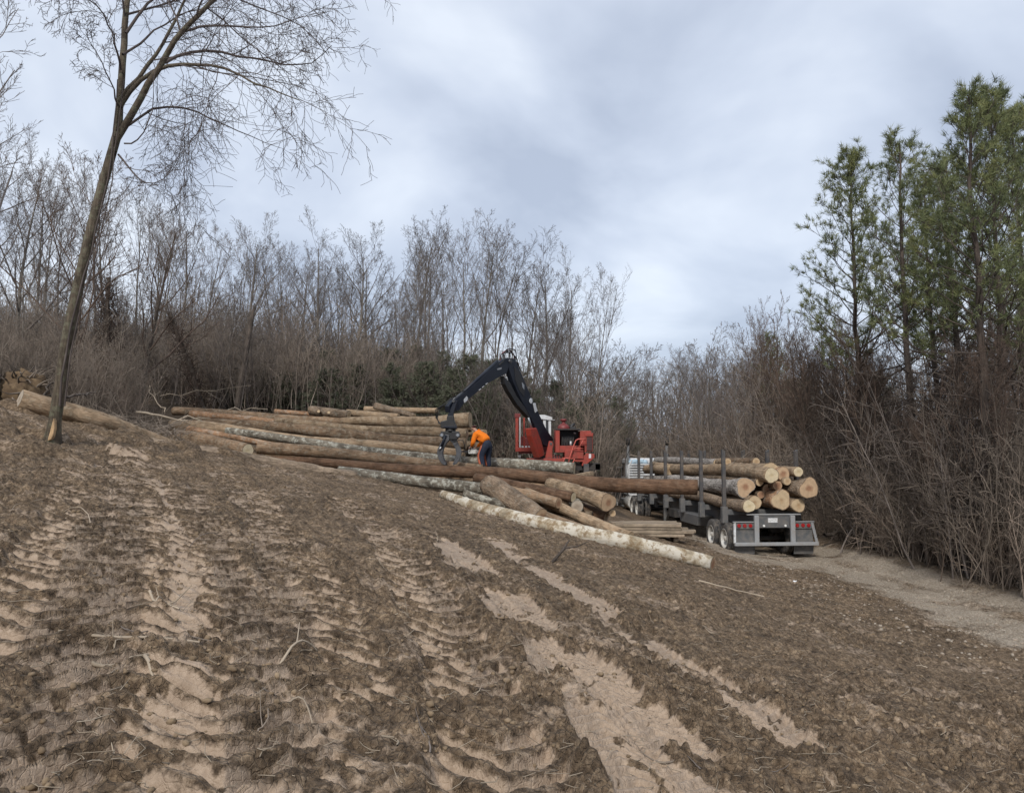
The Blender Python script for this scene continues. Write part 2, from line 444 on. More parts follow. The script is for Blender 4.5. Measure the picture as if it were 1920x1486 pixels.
zl += cr_ * sstep(26, 14, y) * 0.085 * lumps(wx, wy, 0.115, 151, 0.75)
z += 0.085 * np.tanh(zl / 0.085)
z += sstep(-5.5, -9, x) * sstep(11, 14, y) * 0.22 * lumps(wx * 1.0, wy, 0.85, 211, 0.7)      # rough shoulder of the bank
z += (0.2 + 0.8 * cr_) * fine * 0.042 * lumps(x, y, 0.06, 181, 0.65)
z += (0.3 + 0.7 * cr_) * mid * 0.014 * fbm(x * 9, y * 9, 171, 3)
Z[near] += z * sstep(34, 26, y)
pressed = np.zeros_like(X); pressed[near] = press
roadm = np.zeros_like(X); roadm[near] = road
forest = np.clip(sstep(10.2, 11.2, X) * (Y > 6) + sstep(32, 36, Y + 0.4 * np.abs(X)) * (X < 5) + sstep(46, 52, Y), 0, 1)
nr = len(rows)
idx = np.arange(nr * NC).reshape(nr, NC)
Q = np.stack([idx[:-1, :-1], idx[:-1, 1:], idx[1:, 1:], idx[1:, :-1]], -1).reshape(-1, 4)
gme = mesh_np('ground', np.c_[X, Y, Z], [Q])
for nm, arr in (('pressed', pressed), ('road', roadm), ('forest', forest)):
    a_ = gme.attributes.new(nm, 'FLOAT', 'POINT'); a_.data.foreach_set('value', arr.astype(np.float32))
# height look-up on the finished surface, for things that lie on it
def surf(px_, py_):
    i = np.clip(np.searchsorted(rows, py_) - 1, 0, nr - 2)
    w_ = np.interp(py_, rows, wid)
    j = np.clip(((np.asarray(px_) / w_ + 1) / 2 * (NC - 1)).astype(int), 0, NC - 2)
    Zg = Z.reshape(nr, NC)
    return Zg[i, j]

mt, nt, b = newmat('mud')
t = nd(nt, 'ShaderNodeTexCoord')
ap = nd(nt, 'ShaderNodeAttribute', attribute_name='pressed')
ar = nd(nt, 'ShaderNodeAttribute', attribute_name='road')
af = nd(nt, 'ShaderNodeAttribute', attribute_name='forest')
O = t.outputs['Object']
nA = nd(nt, 'ShaderNodeTexNoise', {'Vector': O, 'Scale': 1.7, 'Detail': 8.0, 'Roughness': 0.62})
nB = nd(nt, 'ShaderNodeTexNoise', {'Vector': O, 'Scale': 14.0, 'Detail': 8.0, 'Roughness': 0.7})
nC = nd(nt, 'ShaderNodeTexNoise', {'Vector': O, 'Scale': 70.0, 'Detail': 5.0, 'Roughness': 0.7})
vC = nd(nt, 'ShaderNodeTexVoronoi', {'Vector': O, 'Scale': 38.0})
nG = nd(nt, 'ShaderNodeTexNoise', {'Vector': O, 'Scale': 0.5, 'Detail': 4.0})
dirt = ramp(nt, nB.outputs[0], [(0.34, (0.072, 0.050, 0.031)), (0.50, (0.195, 0.140, 0.091)), (0.66, (0.37, 0.280, 0.190))])
dirt2 = ramp(nt, nA.outputs[0], [(0.35, (0.62, 0.60, 0.58)), (0.65, (1.15, 1.12, 1.08))])
wrp = nd(nt, 'ShaderNodeTexNoise', {'Vector': O, 'Scale': 22.0, 'Detail': 3.0})
wv_ = nd(nt, 'ShaderNodeVectorMath', {0: wrp.outputs['Color'], 'Scale': 0.045}, operation='SCALE')
wo_ = nd(nt, 'ShaderNodeVectorMath', {0: O, 1: wv_.outputs[0]}, operation='ADD')
c1_ = nd(nt, 'ShaderNodeTexVoronoi', {'Vector': wo_.outputs[0], 'Scale': 13.0})
c2_ = nd(nt, 'ShaderNodeTexVoronoi', {'Vector': wo_.outputs[0], 'Scale': 34.0})
e1_ = nd(nt, 'ShaderNodeTexVoronoi', {'Vector': wo_.outputs[0], 'Scale': 21.0}, feature='DISTANCE_TO_EDGE')
k1_ = ramp(nt, c1_.outputs['Color'], [(0.15, (0.82, 0.81, 0.80)), (0.55, (1.0, 1.0, 1.0)), (0.9, (1.14, 1.14, 1.14))])
k2_ = ramp(nt, c2_.outputs['Color'], [(0.15, (0.86, 0.85, 0.84)), (0.55, (1.0, 1.0, 1.0)), (0.9, (1.10, 1.10, 1.10))])
dm0 = nd(nt, 'ShaderNodeMixRGB', {0: 1.0, 1: dirt, 2: dirt2}, blend_type='MULTIPLY')
dm1 = nd(nt, 'ShaderNodeMixRGB', {0: 1.0, 1: dm0.outputs[0], 2: k1_}, blend_type='MULTIPLY')
dm = nd(nt, 'ShaderNodeMixRGB', {0: 1.0, 1: dm1.outputs[0], 2: k2_}, blend_type='MULTIPLY')
mud = ramp(nt, nB.outputs[0], [(0.28, (0.240, 0.174, 0.121)), (0.52, (0.335, 0.251, 0.180)), (0.75, (0.425, 0.328, 0.242))])
pk = nd(nt, 'ShaderNodeMath', {0: nB.outputs[0], 1: 0.9, 2: -0.45}, operation='MULTIPLY_ADD')
pq = nd(nt, 'ShaderNodeMath', {0: pk.outputs[0], 1: ap.outputs['Fac']}, operation='ADD')
pf = ramp(nt, pq.outputs[0], [(0.22, (0, 0, 0)), (0.55, (1, 1, 1))])
m1 = nd(nt, 'ShaderNodeMixRGB', {0: pf, 1: dm.outputs[0], 2: mud})
gr = ramp(nt, vC.outputs['Color'], [(0.2, (0.29, 0.235, 0.175)), (0.6, (0.41, 0.34, 0.26)), (0.9, (0.50, 0.43, 0.345))])
rq = nd(nt, 'ShaderNodeMath', {0: pk.outputs[0], 1: ar.outputs['Fac']}, operation='ADD')
rf = ramp(nt, rq.outputs[0], [(0.18, (0, 0, 0)), (0.60, (0.95, 0.95, 0.95))])
m2 = nd(nt, 'ShaderNodeMixRGB', {0: rf, 1: m1.outputs[0], 2: gr})
fl = ramp(nt, nB.outputs[0], [(0.3, (0.035, 0.026, 0.018)), (0.6, (0.10, 0.072, 0.048)), (0.8, (0.17, 0.125, 0.085))])
m3 = nd(nt, 'ShaderNodeMixRGB', {0: af.outputs['Fac'], 1: m2.outputs[0], 2: fl})
wm = nd(nt, 'ShaderNodeTexNoise', {'Vector': O, 'Scale': 0.45, 'Detail': 3.0})
nt.links.new(m3.outputs[0], b.inputs['Base Color'])
ro = ramp(nt, pf, [(0.0, (0.95, 0.95, 0.95)), (1.0, (0.62, 0.62, 0.62))])
nt.links.new(ro, b.inputs['Roughness'])
b.inputs['Specular IOR Level'].default_value = 0.3
ce_ = nd(nt, 'ShaderNodeMath', {0: e1_.outputs[0], 1: 9.0}, operation='MULTIPLY', use_clamp=True)
ch_ = nd(nt, 'ShaderNodeMath', {0: c2_.outputs['Distance'], 1: -0.8, 2: ce_.outputs[0]}, operation='MULTIPLY_ADD')
hs0 = nd(nt, 'ShaderNodeMath', {0: nC.outputs[0], 1: 0.35, 2: nB.outputs[0]}, operation='MULTIPLY_ADD')
hs = nd(nt, 'ShaderNodeMath', {0: ch_.outputs[0], 1: 0.28, 2: hs0.outputs[0]}, operation='MULTIPLY_ADD')
sm = nd(nt, 'ShaderNodeMath', {0: pf, 1: -0.5, 2: 1.0}, operation='MULTIPLY_ADD')
bp = nd(nt, 'ShaderNodeBump', {'Height': hs.outputs[0], 'Distance': 0.045, 'Strength': sm.outputs[0]})
nt.links.new(bp.outputs[0], b.inputs['Normal'])
M['mud'] = mt
tag(obj('ground', gme, mt), kind='structure')
print('ground verts', len(X))

# ------------------------------------------------------------------ loose clods, gravel and root litter
M['clod'] = plain('clod_soil', (0.15, 0.108, 0.068), 0.95, dirt=0.8, dirtcol=(0.33, 0.245, 0.16), scale=9, bump=0.9, spec=0.2)
M['stone'] = plain('gravel_stone', (0.30, 0.255, 0.205), 0.9, dirt=0.8, dirtcol=(0.22, 0.165, 0.115), scale=20, spec=0.3)
_t = (1 + 5 ** .5) / 2
ICO = np.array([(-1,_t,0),(1,_t,0),(-1,-_t,0),(1,-_t,0),(0,-1,_t),(0,1,_t),(0,-1,-_t),(0,1,-_t),(_t,0,-1),(_t,0,1),(-_t,0,-1),(-_t,0,1)]) / 1.902
ICF = np.array([(0,11,5),(0,5,1),(0,1,7),(0,7,10),(0,10,11),(1,5,9),(5,11,4),(11,10,2),(10,7,6),(7,1,8),(3,9,4),(3,4,2),(3,2,6),(3,6,8),(3,8,9),(4,9,5),(2,4,11),(6,2,10),(8,6,7),(9,8,1)])
def subdiv(V, Fc):
    V = [tuple(v) for v in V]; mid_ = {}; out_ = []
    def m_(a, b_):
        k = (min(a, b_), max(a, b_))
        if k not in mid_:
            v = np.array(V[a]) + np.array(V[b_]); v /= np.linalg.norm(v); V.append(tuple(v)); mid_[k] = len(V) - 1
        return mid_[k]
    for a, b_, c in Fc:
        x_, y_, z_ = m_(a, b_), m_(b_, c), m_(c, a)
        out_ += [(a, x_, z_), (b_, y_, x_), (c, z_, y_), (x_, y_, z_)]
    return np.array(V), np.array(out_)
ICO2, ICF2 = subdiv(ICO, ICF)
def scatter_lumps(name, px_, py_, size, V0, F0, mat, seed, flat=0.7, sink=0.3, rough=0.28):
    rg = np.random.RandomState(seed); n = len(px_); k = len(V0)
    V = V0[None] * (1 + rg.uniform(-rough, rough, (n, k, 1)))
    sc_ = size[:, None, None] * rg.uniform(0.65, 1.3, (n, 1, 3)); sc_[:, :, 2] *= flat
    V = V * sc_
    a = rg.uniform(0, 6.283, n); ca, sa = np.cos(a)[:, None], np.sin(a)[:, None]
    Vx = V[:, :, 0] * ca - V[:, :, 1] * sa; Vy = V[:, :, 0] * sa + V[:, :, 1] * ca
    pz = surf(px_, py_) + size * flat * (0.5 - sink)
    W = np.stack([Vx + px_[:, None], Vy + py_[:, None], V[:, :, 2] + pz[:, None]], -1).reshape(-1, 3)
    Fa = (F0[None] + (np.arange(n) * k)[:, None, None]).reshape(-1, 3)
    return tag(obj(name, mesh_np(name, W, [Fa], smooth=False), mat), kind='stuff')
rg = np.random.RandomState(5)
def spots(n, y0, y1, p=2.0):
    yv = y0 + (y1 - y0) * rg.uniform(0, 1, n) ** p
    xv = rg.uniform(-1, 1, n) * (1.2 + 0.76 * yv)
    return xv, yv
xs, ys = spots(12000, 2.6, 19, 1.7)
k = (surf(xs, ys) > -9) & (fbm(xs * .7, ys * .7, 201, 3) > -0.12) & ~((xs > 7) & (xs < 9.5))
xs, ys = xs[k], ys[k]
o = scatter_lumps('mud_clods', xs, ys, 0.006 + 0.022 * rg.uniform(0, 1, len(xs)) ** 3, ICO, ICF, M['clod'], 6)
tag(o, 'small dark crumbs of soil scattered over the churned yard', 'soil')
ys = rg.uniform(9, 30, 1500); xs = rg.uniform(5.8, 10.4, 1500)
k = (xs < ys * 0.72 + 0.5); xs, ys = xs[k], ys[k]
o = scatter_lumps('gravel', xs, ys, 0.012 + 0.03 * rg.uniform(0, 1, len(xs)) ** 3, ICO, ICF, M['stone'], 9)
tag(o, 'pale crushed stone spread along the haul road', 'gravel')
# ------------------------------------------------------------------ logs
def make_log(name, pts, rads, mat, cut='cut', label=None, group=None, cat='log', sides=18, rough=0.05, seed=0,
             ends=(True, True), bevel_end=None, knots=0, parent=None, segl=0.16, flare=0.0):
    """a felled stem through world points pts (start .. end) with radii; local Z runs along the stem"""
    pts = [Vector(p) for p in pts]
    a, b_ = pts[0], pts[-1]; c = (a + b_) / 2; ax = (b_ - a).normalized()
    q = ax.to_track_quat('Z', 'Y'); qi = q.inverted()
    lp = np.array([qi @ (p - c) for p in pts]); d = np.r_[0, np.cumsum(np.linalg.norm(np.diff(lp, axis=0), axis=1))]
    n = max(6, int(d[-1] / segl)); s = np.linspace(0, d[-1], n + 1)
    ctr = np.stack([np.interp(s, d, lp[:, i]) for i in range(3)], 1)
    if len(pts) > 2:
        for _ in range(4): ctr[1:-1] = (ctr[:-2] + 2 * ctr[1:-1] + ctr[2:]) / 4
    r = np.interp(s, d, rads)
    rs = np.random.RandomState(seed + 11)
    ctr[:, 0] += 0.25 * r * np.sin(s * rs.uniform(.5, 1.0) + rs.uniform(0, 6)) - 0
    ctr[:, 1] += 0.25 * r * np.sin(s * rs.uniform(.5, 1.0) + rs.uniform(0, 6))
    th = np.linspace(0, 2 * np.pi, sides, endpoint=False)
    T, S = np.meshgrid(th, s)
    nz = perlin(np.cos(T) * 1.1 + seed, S * 0.9 + np.sin(T) * 1.1, seed) * rough * 2.2 + perlin(np.cos(T) * 4 + seed, S * 4 + np.sin(T) * 4, seed + 3) * rough * 1.1
    for k in range(knots):
        ks, kt, kr = rs.uniform(0.1, 0.9) * d[-1], rs.uniform(0, 6.28), rs.uniform(0.06, 0.14)
        da = np.abs((T - kt + np.pi) % (2 * np.pi) - np.pi) * r[:, None]
        nz += 0.22 * np.exp(-(da ** 2 + (S - ks) ** 2) / (kr * kr))
    if flare:
        lob = 0.6 + 0.4 * np.cos(3 * T + seed) + 0.3 * np.cos(2 * T + 2 * seed)
        nz += flare * np.exp(-(d[-1] - S) / 0.45) * lob
    rr = r[:, None] * (1 + nz)
    V = np.stack([ctr[:, :1] + rr * np.cos(T), ctr[:, 1:2] + rr * np.sin(T), ctr[:, 2:3] + 0 * T], -1)
    if bevel_end == 'start':        # felling notch: the butt is cut on a slant
        sl = np.clip(1 - (s / (rads[0] * 1.6)), 0, 1)
        V[0, :, 2] += (np.cos(th) * 0.5 + 0.5) * rads[0] * 0.9
        V[1, :, 2] = np.maximum(V[1, :, 2], V[0, :, 2] + .01); V[2, :, 2] = np.maximum(V[2, :, 2], V[1, :, 2] + .01)
        V[3, :, 2] = np.maximum(V[3, :, 2], V[2, :, 2] + .01); V[4, :, 2] = np.maximum(V[4, :, 2], V[3, :, 2] + .01)
    idx = np.arange((n + 1) * sides).reshape(n + 1, sides)
    Qf = np.stack([idx[:-1], np.roll(idx[:-1], -1, 1), np.roll(idx[1:], -1, 1), idx[1:]], -1).reshape(-1, 4)
    caps = np.array([idx[0][::-1], idx[-1]])
    me = mesh_np(name, V.reshape(-1, 3), [Qf, caps])
    me.polygons.foreach_set('use_smooth', np.r_[np.ones(len(Qf), bool), np.zeros(2, bool)])
    o = obj(name, me, M[mat], parent)
    o.location = c; o.rotation_euler = q.to_euler()
    tag(o, label, cat if label else None, group)
    for e_, on in ((0, ends[0]), (-1, ends[1])):
        if not on: continue
        ring = V[e_]; cc = ring.mean(0); sgn = -1 if e_ == 0 else 1
        f = ring - cc
        vs = [(0, 0, 0)]; fs = []; kk = (0.35, 0.7, 0.93)
        for q_ in kk:
            vs += [tuple(f[i] * q_) for i in range(sides)]
        vs = np.array(vs); vs[:, 2] += sgn * 0.004 * (1 + rs.uniform(0, 1, len(vs))) ; vs[0, 2] = sgn * 0.006
        # raised wood, bark rim left a little back
        tri = np.array([(0, 1 + i, 1 + (i + 1) % sides) for i in range(sides)])
        qd = np.array([(1 + a_ * sides + i, 1 + (a_ + 1) * sides + i, 1 + (a_ + 1) * sides + (i + 1) % sides, 1 + a_ * sides + (i + 1) % sides) for a_ in range(2) for i in range(sides)])
        if e_ == 0: tri = tri[:, ::-1]; qd = qd[:, ::-1]
        fc = obj('cut_face', mesh_np('cut_face', vs, [tri, qd], smooth=False), M[cut], o)
        fc.location = cc + np.array((0, 0, sgn * 0.002))
    return o
def L(ends_px, rads, mat, cut, label, group=None, seed=0, **kw):
    return make_log('log', [P(*e_) for e_ in ends_px], rads, mat, cut, label, group, seed=seed, **kw)

GP = 'logs in the long pile'
# half-sunk stems at the front of the pile
L([(36, 748, 19.4), (180, 781, 20.2), (335, 840, 22.2)], [.25, .23, .20], 'tan', 'cut_grey', 'long grey-tan fallen log running uphill behind the leaning tree', seed=1, knots=5, rough=.10)
L([(222, 825, 20.6), (400, 855, 21.8), (545, 873, 22.6), (668, 891, 23.4)], [.20, .19, .17, .16], 'mudlog', 'cut_grey', 'mud-caked log half sunk in the ground below the pale sawn face', seed=2, knots=6, rough=.16)
L([(480, 861, 25.8), (800, 880, 25.0), (1100, 902, 24.2), (1307, 916, 23.6)], [.13, .18, .215, .235], 'umber', 'cut_red', 'very long smooth dark reddish-brown log reaching out towards the trailer', seed=3, rough=.025, sides=24, knots=5)
L([(634, 885, 24.6), (800, 902, 24.1), (1012, 924, 23.5)], [.16, .18, .19], 'grey', 'cut_red', 'grey lichened log lying under the very long dark log', seed=4, knots=3)
L([(328, 819, 26.2), (466, 842, 23.4)], [.245, .195], 'brown', 'cut_light', 'short thick brown log showing a round pale sawn face', seed=5, rough=.06, knots=2)
L([(484, 840, 25.8), (700, 858, 25.75), (905, 876, 25.7)], [.21, .18, .14], 'brown', 'cut', 'brown log whose blunt end meets the pale sawn face', seed=6, knots=3)
L([(352, 806, 26.4), (515, 833, 25.9)], [.12, .09], 'rust', 'cut', 'thin rusty log wedged behind the short thick brown one', seed=7)
L([(425, 809, 27.2), (640, 838, 26.7), (908, 867, 26.3)], [.13, .15, .15], 'grey', 'cut', 'slim lichen-spotted log beneath the open grapple', seed=8, knots=3)
L([(892, 863, 27.2), (1076, 881, 26.4)], [.19, .205], 'grey', 'cut_light', 'mottled grey log with a pale knot scar in front of the red loader', seed=9, knots=2)
L([(320, 797, 28.6), (560, 823, 28.0), (870, 851, 27.5)], [.245, .20, .17], 'tan', 'cut', 'thick tan log with rounded butt above the short thick brown log', seed=10, knots=4)
L([(365, 788, 30.0), (600, 811, 29.4), (874, 832, 28.9)], [.17, .21, .22], 'brown', 'cut', 'brown log with a dark bark blister near its far end in mid pile', seed=11, knots=5)
L([(517, 790, 31.2), (700, 805, 30.6), (876, 816, 30.0)], [.14, .18, .215], 'tan', 'cut_red', 'tan log lying just under the widest butt of the pile', seed=12, knots=4)
L([(640, 791, 31.8), (760, 789, 31.2), (882, 789, 30.7)], [.15, .23, .315], 'tan', 'cut', 'stoutest log on top of the pile behind the grapple rotator', seed=13, knots=3)
L([(326, 772, 33.2), (480, 779, 32.5), (645, 790, 32.0)], [.18, .18, .17], 'brown', 'cut', 'long olive-brown log at the back left edge of the pile', seed=14, knots=2)
L([(358, 774, 32.0), (520, 793, 31.2)], [.155, .13], 'rust', 'cut', 'flaking rust-red log at the upper left of the pile', seed=15, rough=.1)
q = L([(584, 767, 32.6), (654, 778, 31.9)], [.20, .17], 'furrow', 'cut', 'dark knotty log with two pale sawn branch stubs', seed=16, rough=.1, knots=3)
for fx, fy in ((599, 771), (618, 773)):   # branch stubs of that log
    a_ = P(fx, fy, 32.25); b_ = a_ + Vector((0.03, -0.26, -0.01))
    st_ = MB().tube([q.matrix_world.inverted() @ Vector(a_), q.matrix_world.inverted() @ Vector(b_)], .075, 10)
    bpy.context.view_layer.update()
    mi = q.matrix_world.inverted()
    so = MB().tube([mi @ a_, mi @ b_], [.085, .07], 12).build('branch_stub', M['furrow'], q, smooth=True)
    MB().tube([mi @ b_, mi @ (b_ + Vector((0.001, -0.008, 0)))], .06, 12).build('stub_face', M['cut'], so)
L([(651, 775, 32.4), (748, 780, 31.6)], [.155, .13], 'tan', 'cut', 'tan log abutting the dark knotty one at the top of the pile', seed=17)
L([(683, 765, 34.0), (822, 770, 33.5)], [.125, .12], 'tan', 'cut_light', 'slim pale tan log farthest back on the pile', seed=18)
L([(703, 762, 33.3), (778, 780, 32.0)], [.155, .10], 'furrow', 'cut', 'dark rough log lying aslant across the slim pale one', seed=19, rough=.09)
L([(516, 771, 33.2), (604, 779, 32.8)], [.11, .10], 'rust', 'cut', 'short reddish pole behind the upper pile', seed=20)
L([(862, 811, 32.4), (910, 812, 31.6)], [.14, .14], 'tan', 'cut', 'tan log end poking out behind the man in orange', seed=21)
L([(858, 834, 31.6), (906, 838, 30.4)], [.17, .16], 'brown', 'cut', 'brown log end behind the chainsaw', seed=22)
L([(846, 800, 32.4), (886, 801, 31.9)], [.13, .13], 'brown', 'cut', 'small brown log end tucked behind the stoutest butt', seed=23)
# hidden lower courses that carry the pile
for i, (e0, e1, r0, r1) in enumerate([((700, 896, 26.2), (1060, 908, 25.8), .20, .19), ((420, 838, 27.6), (860, 876, 27.2), .2, .19),
        ((520, 815, 30.0), (870, 858, 29.4), .2, .2), ((560, 805, 31.8), (880, 840, 31.4), .22, .22), ((760, 880, 28.4), (1010, 898, 28.0), .18, .18),
        ((440, 795, 32.8), (800, 815, 32.6), .2, .2), ((600, 795, 33.6), (830, 800, 33.4), .2, .2), ((600, 785, 34.0), (820, 785, 33.8), .16, .16)]):
    L([e0, e1], [r0, r1], ('brown', 'tan', 'grey')[i % 3], 'cut', 'log in the shaded lower courses of the long pile', GP, seed=30 + i)
# the tangle of butts at the downhill end
L([(917, 906, 22.9), (1014, 966, 20.9)], [.34, .235], 'furrow', 'cut_red', 'massive deeply furrowed log sloping down with a slanted felling cut', seed=41, rough=.07, sides=26, bevel_end='start')
b1 = [(829, 926), (874, 943), (955, 969), (1017, 986), (1102, 1007), (1174, 1023), (1337, 1061)]
rb = [.12, .15, .185, .18, .185, .18, .155]
bp_ = []
for (a_, c_), r_ in zip(b1, rb):
    g = G(a_, c_ + 10); bp_.append(Vector((g.x, g.y, g.z + r_ * 0.8)))
make_log('log', bp_, rb, 'sycamore', 'cut_red', 'long white and tan peeling sycamore log lying on the mud', seed=42, rough=.06, sides=24, knots=4)
L([(985, 921, 23.0), (1080, 962, 21.8), (1184, 1005, 20.5)], [.13, .15, .165], 'tan', 'cut', 'tan-brown log sloping beside the sycamore with a round end near the planks', seed=43, knots=3)
L([(1030, 908, 24.0), (1138, 941, 22.0)], [.17, .235], 'tan', 'cut_red', 'flared tan butt sticking out towards the log truck', seed=44, rough=.07, sides=22, flare=.3)
L([(890, 898, 24.3), (1076, 930, 22.4)], [.15, .155], 'umber', 'cut_light', 'dark log with a bright oval end under the very long log', seed=45)
L([(930, 916, 23.2), (1047, 942, 21.9)], [.15, .155], 'brown', 'cut_red', 'brown log with a cracked round end above the sloping tan one', seed=46)
L([(1035, 908, 24.6), (1083, 918, 23.4)], [.14, .14], 'tan', 'cut', 'short pale log end squeezed under the very long log', seed=47)
L([(1070, 938, 24.4), (1082, 951, 22.2)], [.17, .175], 'grey', 'cut_grey', 'log pointing outwards with a weathered grey end', seed=48)
L([(1088, 953, 23.0), (1136, 966, 22.6)], [.20, .18], 'umber', 'cut_grey', 'stubby dark log lying in the shade of the flared butt', seed=49)
L([(1128, 954, 23.8), (1147, 960, 22.3)], [.105, .105], 'tan', 'cut', 'thin round log end beside the plank stack', seed=50)
L([(1024, 969, 20.9), (1104, 994, 20.4)], [.125, .115], 'brown', 'cut_light', 'short brown log between the sycamore and the sloping tan log', seed=51)
L([(1060, 900, 25.2), (1110, 888, 26.8)], [.14, .13], 'tan', 'cut_light', 'log tip with a pale rounded end behind the very long log', seed=52)
L([(870, 925, 22.4), (975, 952, 22.0)], [.11, .10], 'grey', 'cut', 'thin grey limb poking out left of the massive furrowed log', seed=53, rough=.12)
for i, (e0, e1) in enumerate([((960, 938, 23.2), (1110, 968, 22.6)), ((1000, 930, 24.2), (1120, 955, 23.6)), ((940, 925, 24.6), (1080, 940, 24.3))]):
    L([e0, e1], [.17, .17], 'brown', 'cut_grey', 'dark log buried under the tangle of butts', 'logs under the tangle', seed=60 + i)

# ------------------------------------------------------------------ stacked planks
M['plank'] = bark('weathered_plank', (0.17, 0.13, 0.09), (0.40, 0.32, 0.235), 14, 1.0, 0.3, 0.4, (0.26, 0.20, 0.15), rnd=0.3)
pc = P(1213, 996, 24.0); pc.z = gz(pc.x, pc.y) + 0.02
ps = empty('plank_stack', pc, R(-4), 'low stack of weathered muddy planks beside the trailer', 'planks')
rp = random.Random(4)
for layer in range(4):
    for k in range(5):
        ln = 2.25 + rp.uniform(-.25, .25) - (0.1 * layer); w_ = 0.235; th = 0.085
        y0 = -0.62 + k * 0.25 + rp.uniform(-.02, .02); z0 = 0.06 + layer * 0.096
        me = MB().box(-w_/2, w_/2, -th/2, th/2, -ln/2, ln/2)
        o = me.build('plank', M['plank'], ps, bevel=.008)
        o.location = (rp.uniform(-.14, .14) + (0.12 if layer == 1 else 0), y0, z0 + rp.uniform(0, .006))
        o.rotation_euler = (R(90), R(rp.uniform(-1, 1)), R(90 + rp.uniform(-2.5, 2.5)))
for sx in (-.8, .8):
    MB().box(sx-.07, sx+.07, -.6, .6, -.12, .014).build('bearer', M['plank'], ps, bevel=.008)
# ------------------------------------------------------------------ log trailer
M['steel'] = plain('grey_steel', (0.085, 0.088, 0.092), 0.55, 0.0, 0.65, (0.20, 0.175, 0.15), 5, 0.1)
M['steel_light'] = plain('galvanised', (0.33, 0.34, 0.35), 0.5, 0.3, 0.6, (0.26, 0.22, 0.18), 7)
M['stake'] = plain('stake_steel', (0.055, 0.055, 0.058), 0.6, 0.0, 0.6, (0.17, 0.135, 0.105), 5, 0.1)
M['tyre'] = plain('tyre_rubber', (0.030, 0.030, 0.031), 0.85, 0, 0.85, (0.19, 0.16, 0.13), 9, 0.2)
M['rim'] = plain('rim_paint', (0.50, 0.49, 0.46), 0.55, 0.1, 0.75, (0.25, 0.20, 0.15), 8)
M['flap'] = plain('mud_flap', (0.075, 0.078, 0.082), 0.7, 0, 0.7, (0.21, 0.185, 0.16), 5)
M['dark'] = plain('dark_steel', (0.022, 0.021, 0.021), 0.7, 0, 0.5, (0.10, 0.08, 0.065), 5)
M['lens'] = plain('red_lens', (0.30, 0.012, 0.014), 0.25, 0, 0.2)
M['lampwhite'] = plain('clear_lens', (0.75, 0.75, 0.72), 0.3, 0, 0.2)
M['plate'] = plain('plate_white', (0.62, 0.63, 0.64), 0.5, 0, 0.75, (0.30, 0.27, 0.24), 25)
M['white'] = plain('white_paint', (0.62, 0.63, 0.64), 0.45, 0, 0.5, (0.34, 0.29, 0.24), 5)
M['chrome'] = plain('dull_chrome', (0.55, 0.56, 0.57), 0.3, 0.8, 0.4)
M['glass'] = plain('dark_glass', (0.012, 0.014, 0.016), 0.08, 0, 0.15)
M['blue'] = plain('pale_blue_tarp', (0.42, 0.56, 0.66), 0.6, 0, 0.3)

def wheel(parent, x, y, side, dual=True, r=0.51, face='rim'):
    """a wheel (dual tyres when dual); side +1 faces +x"""
    z = r - 0.01
    w = wh = empty('wheel', (x, y, z)); w.parent = parent
    for k in (range(2) if dual else range(1)):
        x0 = -side * (0.0 + 0.335 * k)
        prof = [(-.125, r*.60), (-.135, r*.72), (-.138, r*.86), (-.118, r*.965), (-.085, r), (-.03, r), (-.028, r*.972), (-.012, r*.972), (-.01, r), (.01, r), (.012, r*.972), (.028, r*.972), (.03, r), (.085, r), (.118, r*.965), (.138, r*.86), (.135, r*.72), (.125, r*.60)]
        prof = [(a_ - side*.135, q_) for a_, q_ in prof]
        MB().lathe([(a_ + x0, q_) for a_, q_ in prof], 36, 'x', caps=False).build('tyre', M['tyre'], w, smooth=True)
    d = side
    rp_ = [(0.0, r*.60), (-.006*d, r*.615), (-.03*d, r*.575), (-.06*d, r*.54), (-.16*d, r*.50), (-.18*d, r*.36), (-.17*d, r*.22), (-.12*d, r*.20), (-.10*d, r*.12)]
    if d < 0: rp_ = rp_
    m_ = MB().lathe(rp_ + [(-.10*d, .001)], 28, 'x', caps=False).build('rim', M[face], w, smooth=True)
    hb = MB().lathe([(-.17*d, r*.16), (-.02*d, r*.15), (-.01*d, r*.10), (-.005*d, .01)], 16, 'x')
    for q_ in range(8):
        a_ = q_ * math.pi / 4
        hb.lathe([(-.176*d, .02), (-.14*d, .02), (-.13*d, .012)], 6, 'x', (0, r*.29*math.cos(a_), r*.29*math.sin(a_)))
    hb.build('hub', M['rim'], w, smooth=True)
    return w

